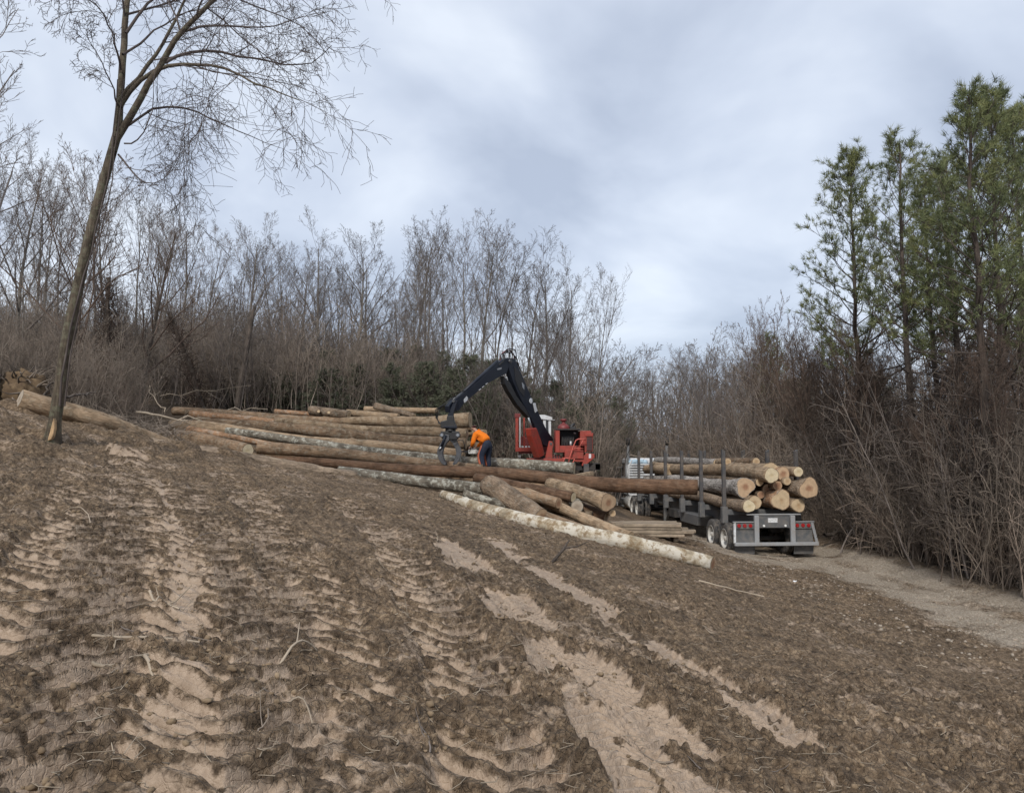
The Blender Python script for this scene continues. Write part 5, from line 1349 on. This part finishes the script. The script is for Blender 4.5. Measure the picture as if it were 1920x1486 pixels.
# broken snag
sn_ = P(460, 760, 36); sz = gz(sn_.x, 36); st_ = P(463, 565, 36)
mbs = Tubes(); n_ = 12
pts = [np.array((0.02*i + .02*math.sin(i*1.3) - .1, 0, (st_.z - sz) * i / n_)) for i in range(n_ + 1)]
pts = [np.array((p[0] + (-.35 + .5 * i / n_), p[1], p[2])) for i, p in enumerate(pts)]
mbs.add(pts, [.17 - .006*i if i < 10 else (.11, .08, .02)[i-10] for i in range(n_ + 1)], 9)
sg = tag(obj('snag', mbs.mesh('snag'), M['tree_dark'], loc=(sn_.x, 36, sz - .1)), 'dead broken trunk with splintered top in the thicket', 'snag')

# --- pines beside the road
def tufts(ctrs, dirs, n, ln, wd, rs, spread=1.0):
    """bunches of needle blades: one thin triangle each"""
    m_ = len(ctrs); c = np.repeat(ctrs, n, 0); d = np.repeat(dirs, n, 0)
    v = d * .75 + rs.normal(0, .55 * spread, (m_ * n, 3)); v /= np.linalg.norm(v, axis=1, keepdims=True)
    l_ = ln * rs.uniform(.6, 1.15, (m_ * n, 1))
    sd_ = np.cross(v, rs.normal(0, 1, (m_ * n, 3))); sd_ /= np.linalg.norm(sd_, axis=1, keepdims=True) + 1e-9
    c = c + rs.normal(0, .025, c.shape)
    V = np.stack([c - sd_ * wd / 2, c + sd_ * wd / 2, c + v * l_], 1).reshape(-1, 3)
    return V, np.arange(m_ * n * 3).reshape(-1, 3)
def pine(seed, H=12.0, r=.17, low=.42, Lmax=2.7, side=None):
    rn = random.Random(seed); rs = np.random.RandomState(seed); tr, cw = Tubes(), Tubes(); C_, D_ = [], []
    n = 16; pts = [np.array((0., 0, 0))]
    for i in range(n): pts.append(pts[-1] + np.array((rn.gauss(0, .035), rn.gauss(0, .035), H / n)))
    rads = [r * (1 - .9 * i / n) + .01 for i in range(n + 1)]; tr.add(pts, rads, 10)
    z = H * .14; az = rn.uniform(0, 6.28)
    while z < H * .985:
        f = z / H
        for k in range(rn.choice([2, 3, 3, 4])):
            az += 2.4 + rn.uniform(-.4, .4)
            i = min(int(f * n), n - 1); p = pts[i] + (pts[i+1] - pts[i]) * (f * n - i)
            dead = f < low + rn.uniform(-.07, .05)
            ln = Lmax * ((1 - f) ** .55) * rn.uniform(.65, 1.15) + .25
            if dead: ln *= rn.uniform(.3, .95)
            el = (.05 if dead else .15 + .85 * f * f) + rn.uniform(-.2, .2)
            d = np.array((math.cos(az) * math.cos(el), math.sin(az) * math.cos(el), math.sin(el)))
            m_ = 7; bp = [p]; dd = d
            for q in range(m_):
                dd = nrm(dd + rvec(rn) * .10 + np.array((0, 0, (-.03 if dead else .09)))); bp.append(bp[-1] + dd * ln / m_)
            br = max(.010, .034 * (1 - f) * (ln / 2) + .008)
            cw.add(bp, [br * (1 - .75 * q / m_) for q in range(m_ + 1)], 5)
            nb = int(4 + ln * (2.6 if not dead else 3.2))
            for j in range(nb):
                g = rn.uniform(.28, 1.0); q = min(int(g * m_), m_ - 1); sp_ = bp[q] + (bp[q+1] - bp[q]) * (g * m_ - q)
                sd2 = tilt(nrm(bp[q+1] - bp[q]), rn.uniform(.5, 1.0), rn)
                if not dead: sd2 = nrm(sd2 + np.array((0, 0, .35)))
                l2 = ln * rn.uniform(.14, .34) + .08; b2 = [sp_]; d2 = sd2
                for w_ in range(3):
                    d2 = nrm(d2 + rvec(rn) * .2 + np.array((0, 0, 0 if dead else .12))); b2.append(b2[-1] + d2 * l2 / 3)
                cw.add(b2, [.008, .007, .006, .004], 3)
                if not dead:
                    for w_ in (2, 3):
                        C_.append(b2[w_] + rvec(rn) * .03); D_.append(nrm(b2[w_] - b2[w_-1]))
                else:
                    for w_ in range(2):
                        e2 = [b2[2], b2[2] + rvec(rn) * l2 * .3, b2[2] + rvec(rn) * l2 * .5]; cw.add(e2, [.005, .004, .003], 3)
            if not dead:
                for w_ in range(2): C_.append(bp[-1]); D_.append(nrm(bp[-1] - bp[-2]))
        z += H * rn.uniform(.020, .034) * (1.3 if f < low else 1)
    for w_ in range(5): C_.append(pts[-1] + np.array((0, 0, -.08 * w_))); D_.append(np.array((0, 0, 1.)))
    V, T = tufts(np.array(C_), np.array(D_), 17, .21, .015, rs, .9)
    nm = mesh_np('needles', V, [T], smooth=False); nm.materials.append(M['needle'])
    t_ = tr.mesh('trunk'); t_.materials.append(M['tree_pine']); c_ = cw.mesh('branches'); c_.materials.append(M['tree_pine'])
    print('pine needles', len(T)); return t_, c_, nm, H
PN = [pine(11, 12, .105, .42, 3.0), pine(12, 12, .12, .52, 2.7), pine(13, 12, .13, .50, 2.7)]
def place_pine(v_, px, top, Yd, rz, label, group=None, w=1.0):
    t_, c_, nm, H = PN[v_]; xw = (px - 960) / F * Yd; zg = gz(xw, Yd); s_ = (P(px, top, Yd).z - zg) / (H + .1)
    e_ = empty('pine_tree', (xw, Yd, zg - .1), rz, label, 'tree', group); e_.scale = (s_*w, s_*w, s_)
    tk = bpy.data.objects.new('trunk', t_); C.objects.link(tk); tk.parent = e_
    cr_o = bpy.data.objects.new('crown', c_); C.objects.link(cr_o); cr_o.parent = e_
    nd_ = bpy.data.objects.new('needles', nm); C.objects.link(nd_); nd_.parent = cr_o
place_pine(0, 1614, 288, 25.5, 2.2, 'pine with a long low limb reaching out over the road', w=1.0)
place_pine(1, 1712, 248, 22.0, 0.6, 'pine with a flat-topped crown next to the one with the long low limb', w=1.0)
place_pine(2, 1845, 165, 18.6, 4.0, 'tallest looking dense pine at the edge of the haul road')
place_pine(0, 1880, 180, 19.6, 5.0, 'dense pine crowded against the tallest looking one')
GPn = 'pines crowding behind the roadside pines'
for v_, a_, c_, y_, rz in ((1, 1762, 330, 26, 1.0), (2, 1800, 290, 23.5, 3.0), (0, 1925, 215, 23, 0.3), (1, 1990, 240, 26, 4.4), (1, 1450, 625, 52, 0.8)):
    place_pine(v_, a_, c_, y_, rz, 'pine standing back among the trees right of the haul road' if False else 'pine standing back in the wood beside the haul road', GPn)

# --- scrub evergreens behind the pile
def evergreen(seed, H=5.0, Wd=1.7):
    rn = random.Random(seed); rs = np.random.RandomState(seed); tr, cw = Tubes(), Tubes(); C_, D_ = [], []
    tr.add([np.array((0, 0, 0.)), np.array((.05, 0, H*.4)), np.array((0, .05, H*.97))], [.09, .06, .01], 6)
    for k in range(110):
        f = rn.uniform(.10, .98) ; az = rn.uniform(0, 6.28); el = rn.uniform(-.1, .7)
        ln = Wd * (1 - f) ** .6 * rn.uniform(.5, 1.1) + .15
        d = np.array((math.cos(az) * math.cos(el), math.sin(az) * math.cos(el), math.sin(el))); p = np.array((0, 0, f * H * .95))
        bp = [p, p + d * ln * .5, p + d * ln + np.array((0, 0, ln * .12))]; cw.add(bp, [.018, .012, .006], 3)
        for j in range(9):
            g = rn.uniform(.35, 1.0); C_.append(p + d * ln * g + rvec(rn) * .11 * ln); D_.append(nrm(d + rvec(rn) * .5))
    V, T = tufts(np.array(C_), np.array(D_), 8, .24, .030, rs, 1.3)
    nm = mesh_np('foliage', V, [T], smooth=False); nm.materials.append(M['cedar'])
    t_ = tr.mesh('trunk'); t_.materials.append(M['tree_dark']); c_ = cw.mesh('branches'); c_.materials.append(M['tree_dark'])
    return t_, c_, nm, H
EV = [evergreen(31), evergreen(32, 5, 1.4), evergreen(33, 5, 2.1)]
GE = 'dark scrub evergreens behind the pile'
EVP = [(430, 655, 44), (500, 640, 48), (560, 655, 44), (615, 650, 42), (670, 650, 45), (730, 645, 43), (780, 640, 46), (830, 650, 42), (880, 655, 45), (925, 665, 43), (985, 690, 48), (1040, 705, 46),
       (1105, 735, 50), (1160, 735, 56), (1500, 700, 44), (1640, 690, 42), (540, 690, 38), (610, 684, 37.5), (665, 676, 38), (735, 672, 37.5), (800, 670, 38), (850, 682, 37.2), (915, 690, 38), (480, 690, 38.5), (1000, 722, 37.5), (1075, 745, 38), (620, 720, 50), (470, 700, 40), (180, 660, 40), (300, 650, 42), (60, 670, 40), (380, 690, 42)]
for i, (a_, c_, y_) in enumerate(EVP):
    t_, cb_, nm, H = EV[i % 3]; xw = (a_ - 960) / F * y_; zg = gz(xw, y_); s_ = (P(a_, c_, y_).z - zg) / H
    e_ = empty('evergreen', (xw, y_, zg - .05), rt_.uniform(0, 6.28), *(('dark scrubby evergreen in the thicket behind the log pile', 'tree', GE) if a_ < 960 else ('dark scrubby evergreen beyond the loader and the truck', 'tree', 'scrub evergreens beyond the loader') if a_ < 1300 else ('dark scrubby evergreen in the roadside thicket', 'tree', 'scrub evergreens by the haul road')))
    w_ = max(s_, .9); e_.scale = (w_, w_, s_)
    tk = bpy.data.objects.new('trunk', t_); C.objects.link(tk); tk.parent = e_
    c2 = bpy.data.objects.new('crown', cb_); C.objects.link(c2); c2.parent = e_
    n2 = bpy.data.objects.new('foliage', nm); C.objects.link(n2); n2.parent = c2

# --- shrubs, and the thicket made of the same shrubs
def shrub(seed, H=3.0, stems=16, spread=.35, droop=-.1, tw=9, mat='brush', rad=.016, foot=.5):
    rn = random.Random(seed); T_ = Tubes()
    pr = dict(seg=[6, 4, 2], wig=[.10, .17, .22], up=[droop, .1, 0], rmin=.0045, sides=[4, 3, 3], kids=[tw, 3], ang=[.65, .7], rat=[.36, .45], fall=[.3, .2], rr=[.5, .6])
    pr['from'] = [.22, .2]; pr['trunk_lev'] = 9
    for k in range(stems):
        p = np.array((rn.gauss(0, foot), rn.gauss(0, foot), -.05)); d = nrm(np.array((rn.gauss(0, spread), rn.gauss(0, spread), 1)))
        branch((T_, T_), p, d, H * rn.uniform(.55, 1.1), rad * rn.uniform(.6, 1.4), 0, pr, rn, .3)
    me = T_.mesh('shrub'); me.materials.append(M[mat]); return me
SH = [shrub(51, 3.2, 16, .25, .1, 9, 'brush'), shrub(52, 3.0, 14, .4, -.2, 10, 'brush_red', .018), shrub(53, 3.4, 12, .5, -.5, 8, 'brush', .02),
      shrub(54, 2.2, 18, .45, -.3, 8, 'brush_red', .012), shrub(55, 3.6, 9, .3, .1, 9, 'twig_grey', .024)]
SHO = []
for i, (a_, c_, y_, lab) in enumerate([(1668, 1030, 23.0, 'brown shrub of upright stems at the verge beyond the trailer'), (1745, 1050, 20.3, 'reddish-brown shrub on the verge under the pines'),
                                       (1818, 1065, 18.4, 'arching brown shrub overhanging the verge'), (1600, 1010, 25.6, 'low twiggy reddish shrub at the verge beside the trailer bumper'), (1890, 1085, 16.9, 'grey-stemmed shrub at the verge')]):
    g = G(a_, c_); g.x = max(g.x, 11.3)
    o = obj('shrub', SH[i], None, loc=(g.x, g.y, gz(g.x, g.y) - .03)); tag(o, lab, 'shrub'); SHO.append(o)
def thicket(name, pts, rots, scl, idx, label):
    me = bpy.data.meshes.new(name); me.vertices.add(len(pts)); me.vertices.foreach_set('co', np.asarray(pts, np.float32).ravel())
    a1 = me.attributes.new('turn', 'FLOAT_VECTOR', 'POINT'); a1.data.foreach_set('vector', np.asarray(rots, np.float32).ravel())
    a2 = me.attributes.new('size', 'FLOAT_VECTOR', 'POINT'); a2.data.foreach_set('vector', np.asarray(scl, np.float32).ravel())
    a3 = me.attributes.new('kind_index', 'INT', 'POINT'); a3.data.foreach_set('value', np.asarray(idx, np.int32))
    o = obj(name, me); ng = bpy.data.node_groups.new(name, 'GeometryNodeTree')
    ng.interface.new_socket('Geometry', in_out='INPUT', socket_type='NodeSocketGeometry'); ng.interface.new_socket('Geometry', in_out='OUTPUT', socket_type='NodeSocketGeometry')
    gi = ng.nodes.new('NodeGroupInput'); go = ng.nodes.new('NodeGroupOutput'); ip = ng.nodes.new('GeometryNodeInstanceOnPoints'); jn = ng.nodes.new('GeometryNodeJoinGeometry')
    for s_ in reversed(SHO):
        oi = ng.nodes.new('GeometryNodeObjectInfo'); oi.inputs['Object'].default_value = s_; oi.inputs['As Instance'].default_value = True
        ng.links.new(oi.outputs['Geometry'], jn.inputs[0])
    def na(nm, ty):
        q_ = ng.nodes.new('GeometryNodeInputNamedAttribute'); q_.data_type = ty; q_.inputs['Name'].default_value = nm
        return [s for s in q_.outputs if s.enabled and s.name == 'Attribute'][0]
    ng.links.new(gi.outputs[0], ip.inputs['Points']); ng.links.new(jn.outputs[0], ip.inputs['Instance'])
    ip.inputs['Pick Instance'].default_value = True
    ng.links.new(na('kind_index', 'INT'), ip.inputs['Instance Index']); ng.links.new(na('turn', 'FLOAT_VECTOR'), ip.inputs['Rotation']); ng.links.new(na('size', 'FLOAT_VECTOR'), ip.inputs['Scale'])
    ng.links.new(ip.outputs[0], go.inputs[0])
    md = o.modifiers.new('brush', 'NODES'); md.node_group = ng
    return tag(o, label, 'thicket', kind='stuff')
rs = np.random.RandomState(3)
def fill(n, fx, fy, smin, smax, choice):
    yv = rs.uniform(fy[0], fy[1], n); xv = fx(yv, rs.uniform(0, 1, n)); zv = base(xv, yv) - .05
    s_ = rs.uniform(smin, smax, n)
    return np.c_[xv, yv, zv], np.c_[rs.normal(0, .08, n), rs.normal(0, .08, n), rs.uniform(0, 6.28, n)], np.c_[s_, s_, s_ * rs.uniform(.85, 1.5, n)], rs.choice(choice, n)
def cat(*a): return [np.concatenate(z_) for z_ in zip(*a)]
tA = cat(fill(250, lambda y, u_: -.78 * y + u_ * (.78 * y + 4.5), (37, 46), .6, 1.35, [0, 0, 1, 4, 4]), fill(270, lambda y, u_: -.8 * y + u_ * (.8 * y + 6), (46, 62), 1.0, 1.7, [0, 1, 2, 4]),
         fill(110, lambda y, u_: -.75 * y - 1 + u_ * 9, (23, 37), .5, 1.1, [0, 1, 2, 3]))
kp = ~((tA[0][:, 0] > -13.2) & (tA[0][:, 1] < 35.5)); tA = [z_[kp] for z_ in tA]
thicket('thicket', *tA, 'tangle of bare brush in the wood behind the log pile')
tB = cat(fill(210, lambda y, u_: 11.5 + u_ ** 1.3 * 7, (14.5, 34), .6, 1.2, [0, 0, 0, 1, 4, 4, 3]), fill(300, lambda y, u_: 10.8 + u_ * 14, (30, 56), .9, 1.7, [0, 1, 1, 2, 4]),
         fill(34, lambda y, u_: 11.0 + u_ * .8, (15, 40), .3, .6, [3, 1, 0]))
thicket('thicket', *tB, 'dense brown brush lining the far side of the haul road')
tC = cat(fill(70, lambda y, u_: -1.5 + u_ * 5.2, (36.5, 46), .7, 1.25, [0, 1, 4, 4]), fill(240, lambda y, u_: 1.5 + u_ * 22, (52, 84), .9, 1.6, [0, 1, 2, 4]))
thicket('thicket', *tC, 'grey brush in the gap beyond the truck')
# ------------------------------------------------------------------ sticks, roots and litter on the mud
rn = random.Random(21)
GS = 'sticks lying on the churned mud'
def stick(px, py, ln, az, r, mat='twig_pale', label=None, lift=.0, bend=.25, fork=False):
    g = G(px, py); T_ = Tubes(); n = 7; a = R(az); cur = np.array((-math.cos(a) * ln / 2, -math.sin(a) * ln / 2)); pts = []
    for i in range(n + 1):
        pts.append((cur[0], cur[1])); a += rn.gauss(0, bend / n * 2); cur = cur + np.array((math.cos(a), math.sin(a))) * ln / n
    z0 = float(surf(g.x, g.y)); P3 = []
    zs = [float(surf(g.x + q[0], g.y + q[1])) for q in pts]
    zm = np.convolve(np.pad(zs, 2, mode='edge'), np.ones(5) / 5, mode='valid')
    for i, q in enumerate(pts): P3.append(np.array((q[0], q[1], max(zm[i], zs[i] * .6 + zm[i] * .4) - z0 + r * .8 + lift * math.sin(math.pi * min(1, i / n * 1.0)) * ln)))
    T_.add(P3, [r * (1 - .45 * i / n) for i in range(n + 1)], 6)
    if fork:
        d = P3[5] - P3[3]; b_ = [P3[3], P3[3] + d * .6 + np.array((-d[1], d[0], .05)) * .5, P3[3] + d * 1.3 + np.array((-d[1], d[0], .12)) * 1.0]
        T_.add(b_, [r * .7, r * .5, r * .3], 5)
    o = obj('stick', T_.mesh('stick'), M[mat], loc=(g.x, g.y, z0))
    return tag(o, label or 'short pale stick lying on the churned mud', 'stick', None if label else GS)
stick(300, 1145, .5, -48, .012, label='pale straight split stick on the mud below the pile', fork=True)
stick(560, 1235, .34, 62, .010, label='forked pale branch leaning up out of the mud', lift=.3, fork=True)
stick(268, 1262, .28, -70, .015, label='thick bark-stripped root piece in the trampled mud', bend=.6)
stick(220, 1250, .34, 8, .014, bend=.7)
stick(215, 1190, 1.1, 15, .013, label='long grey curved branch pressed into the left tracks', bend=.8)
stick(1375, 1112, 1.2, -10, .016, label='long curved tan root lying downhill from the sycamore end', bend=1.0)
for k in range(46):
    a_, c_ = rn.uniform(10, 1900), rn.uniform(930, 1470)
    if a_ > 1300 and c_ < 1130 - (1920 - a_) * .1: continue
    ln = rn.uniform(.12, .42) * (1.6 if c_ < 1060 else 1)
    stick(a_, c_, ln, rn.uniform(0, 180), rn.uniform(.003, .007), rn.choice(['twig_pale', 'twig_pale', 'brush', 'twig_grey']), lift=rn.choice([0, 0, 0, .25]), bend=rn.uniform(.2, 1.2), fork=rn.random() < .3)
T_ = Tubes(); rs = np.random.RandomState(17)
for k in range(2600):
    y_ = 2.8 + 17 * rn.random() ** 1.6; x_ = rn.uniform(-1, 1) * (1 + .72 * y_)
    z_ = float(surf(x_, y_)) + .006; a = rn.uniform(0, 6.28); ln = rn.uniform(.03, .16); p = []
    l2 = rn.choice([0, 0, .4, 1.0])
    for i in range(4): p.append(np.array((x_ + math.cos(a) * ln * i / 3, y_ + math.sin(a) * ln * i / 3, z_ + l2 * ln * i / 3 * .5))); a += rn.gauss(0, .5)
    T_.add(p, [.0035, .003, .0026, .0015], 3)
tag(obj('root_litter', T_.mesh('root_litter'), M['twig_pale']), 'fine broken rootlets and straw scattered through the mud', 'litter', kind='stuff')
# scraps of litter
M['paper'] = plain('white_scrap', (0.72, 0.74, 0.76), 0.6, 0, 0.3)
def scrap(px, py, s_, label):
    g = G(px, py); z0 = float(surf(g.x, g.y)); r2 = random.Random(px); m_ = MB(); vs, fs = [], []
    for j in range(5):
        for i in range(7): vs.append(((i - 3) * s_ * .16, (j - 2) * s_ * .11, r2.uniform(0, .22) * s_ + .05 * s_))
    for j in range(4):
        for i in range(6): a = j * 7 + i; fs.append((a, a + 1, a + 8, a + 7))
    o = m_.add(vs, fs).build('paper_scrap', M['paper'], None, loc=(g.x, g.y, z0 + .01)); o.rotation_euler = (R(25), 0, R(-40))
    so = o.modifiers.new('thick', 'SOLIDIFY'); so.thickness = .004
    tag(o, label, 'litter')
scrap(1493, 1095, .13, 'crumpled white scrap on the mud bank by the haul road')
# brush heap and limbs on the bank, up-rooted stump
def limbs(name, spots_, mat, label, cat_, seed):
    T_ = Tubes(); r2 = random.Random(seed); o0 = None
    for (a0, c0, y0, a1, c1, y1, r) in spots_:
        p0 = np.array(P(a0, c0, y0)); p1 = np.array(P(a1, c1, y1)); n = 8
        pts = [p0 + (p1 - p0) * i / n + (rvec(r2) * .05 if 0 < i < n else 0) for i in range(n + 1)]
        if o0 is None: o0 = p0
        rads = [r * (1 - .6 * i / n) for i in range(n + 1)]
        T_.add([p - o0 for p in pts], rads, 7)
        for k in range(5):
            i = r2.randint(2, n - 1); d = nrm(pts[i] - pts[i-1]); c = tilt(d, r2.uniform(.4, .9), r2); ln = np.linalg.norm(p1 - p0) * r2.uniform(.12, .3)
            q = [pts[i], pts[i] + c * ln * .5 + rvec(r2) * .03, pts[i] + c * ln + np.array((0, 0, -.05)) + rvec(r2) * .06]
            T_.add([v - o0 for v in q], [r * .4, r * .3, r * .12], 4)
    return tag(obj(name, T_.mesh(name), M[mat], loc=o0), label, cat_)
limbs('fallen_branch', [(255, 772, 25, 380, 790, 26, .045)], 'twig_pale', 'pale fallen limb lying left of the pile', 'branch', 1)
limbs('fallen_branch', [(308, 772, 25.5, 280, 722, 26, .02)], 'twig_pale', 'bent pale branch standing up behind the fallen limb', 'branch', 2)
limbs('fallen_branch', [(118, 742, 21, 180, 735, 22, .04)], 'twig_grey', 'grey forked branch behind the leaning tree', 'branch', 3)
limbs('fallen_branch', [(72, 752, 19.6, 108, 700, 20.5, .035)], 'tree_dark', 'dark branch propped against the fallen log', 'branch', 4)
limbs('fallen_branch', [(300, 742, 33, 470, 722, 34, .014)], 'twig_pale', 'thin pale pole leaning in the brush behind the pile', 'branch', 5)
limbs('fallen_branch', [(375, 768, 33.5, 502, 767, 33.8, .03)], 'twig_pale', 'straight barkless pole lying behind the pile', 'branch', 6)
limbs('fallen_branch', [(1545, 1003, 25.5, 1600, 995, 26.5, .07)], 'tree_dark', 'dark log end at the verge beside the trailer', 'branch', 7)
limbs('fallen_branch', [(150, 790, 21, 240, 800, 21.5, .03)], 'twig_grey', 'grey dead branch in front of the brush heap', 'branch', 8)
g0 = G(1034, 1056); g1 = P(1067, 1012, g0.y + .25); T_ = Tubes()
q0 = np.array(g0); q1 = np.array(g1); mid_p = (q0 + q1) / 2 + np.array((.06, 0, .05))
T_.add([np.zeros(3), mid_p - q0, q1 - q0], [.028, .024, .012], 7); T_.add([mid_p - q0, mid_p - q0 + np.array((.22, .1, .02)), mid_p - q0 + np.array((.42, .12, .10))], [.016, .012, .005], 6)
tag(obj('fallen_branch', T_.mesh('fallen_branch'), M['tree_dark'], loc=g0), 'dark broken branch sticking up from the mud beside the sycamore log', 'branch')
T_ = Tubes(); r2 = random.Random(5)
for k in range(420):
    a_, c_ = r2.uniform(120, 340), r2.uniform(765, 815); y_ = 24 + r2.uniform(-2.0, 2.5)
    g = P(a_, c_, y_); p = np.array((g.x, y_, gz(g.x, y_) + r2.uniform(0, .45))); d = nrm(np.array((r2.gauss(0, 1), r2.gauss(0, .6), r2.gauss(0, .35)))); ln = r2.uniform(.3, 1.3)
    q = [p]
    for i in range(3): d = nrm(d + rvec(r2) * .2); q.append(q[-1] + d * ln / 3)
    T_.add(q, [.014, .011, .008, .004], 4)
tag(obj('brush_heap', T_.mesh('brush_heap'), M['brush']), 'heap of broken twigs and slash between fallen log and pile', 'brush', kind='stuff')
# root plate
rp_ = P(42, 735, 20.5); rz_ = gz(rp_.x, 20.5)
M['rootsoil'] = plain('root_soil', (0.10, 0.068, 0.042), 0.95, 0, 0.8, (0.22, 0.155, 0.09), 5, 0.9, spec=.2)
rsn = np.random.RandomState(8); Vv, Ff = subdiv(*subdiv(ICO2, ICF2)); nn = 1 + .35 * perlin(Vv[:, 0] * 2 + 5, Vv[:, 1] * 2 + Vv[:, 2] * 2, 3) + .25 * perlin(Vv[:, 0] * 6, Vv[:, 1] * 6 + Vv[:, 2] * 5, 4)
Vv = Vv * nn[:, None] * np.array((.62, .45, .62))
stp = empty('uprooted_stump', (rp_.x, 20.5, rz_), 0, 'uprooted stump with ragged yellow-brown roots on the left bank', 'stump')
obj('root_ball', mesh_np('root_ball', Vv + np.array((0, 0, .45)), [Ff]), M['rootsoil'], stp)
T_ = Tubes()
for k in range(60):
    d = nrm(rvec(r2) + np.array((0, -.2, .5))); p = np.array((0, 0, .45)) + d * np.array((.5, .4, .5)); q = [p]; ln = r2.uniform(.25, .95)
    for i in range(4): d = nrm(d + rvec(r2) * .35); q.append(q[-1] + d * ln / 4)
    T_.add(q, [.03, .022, .014, .008, .003], 5)
obj('roots', T_.mesh('roots'), M['brush'], stp)
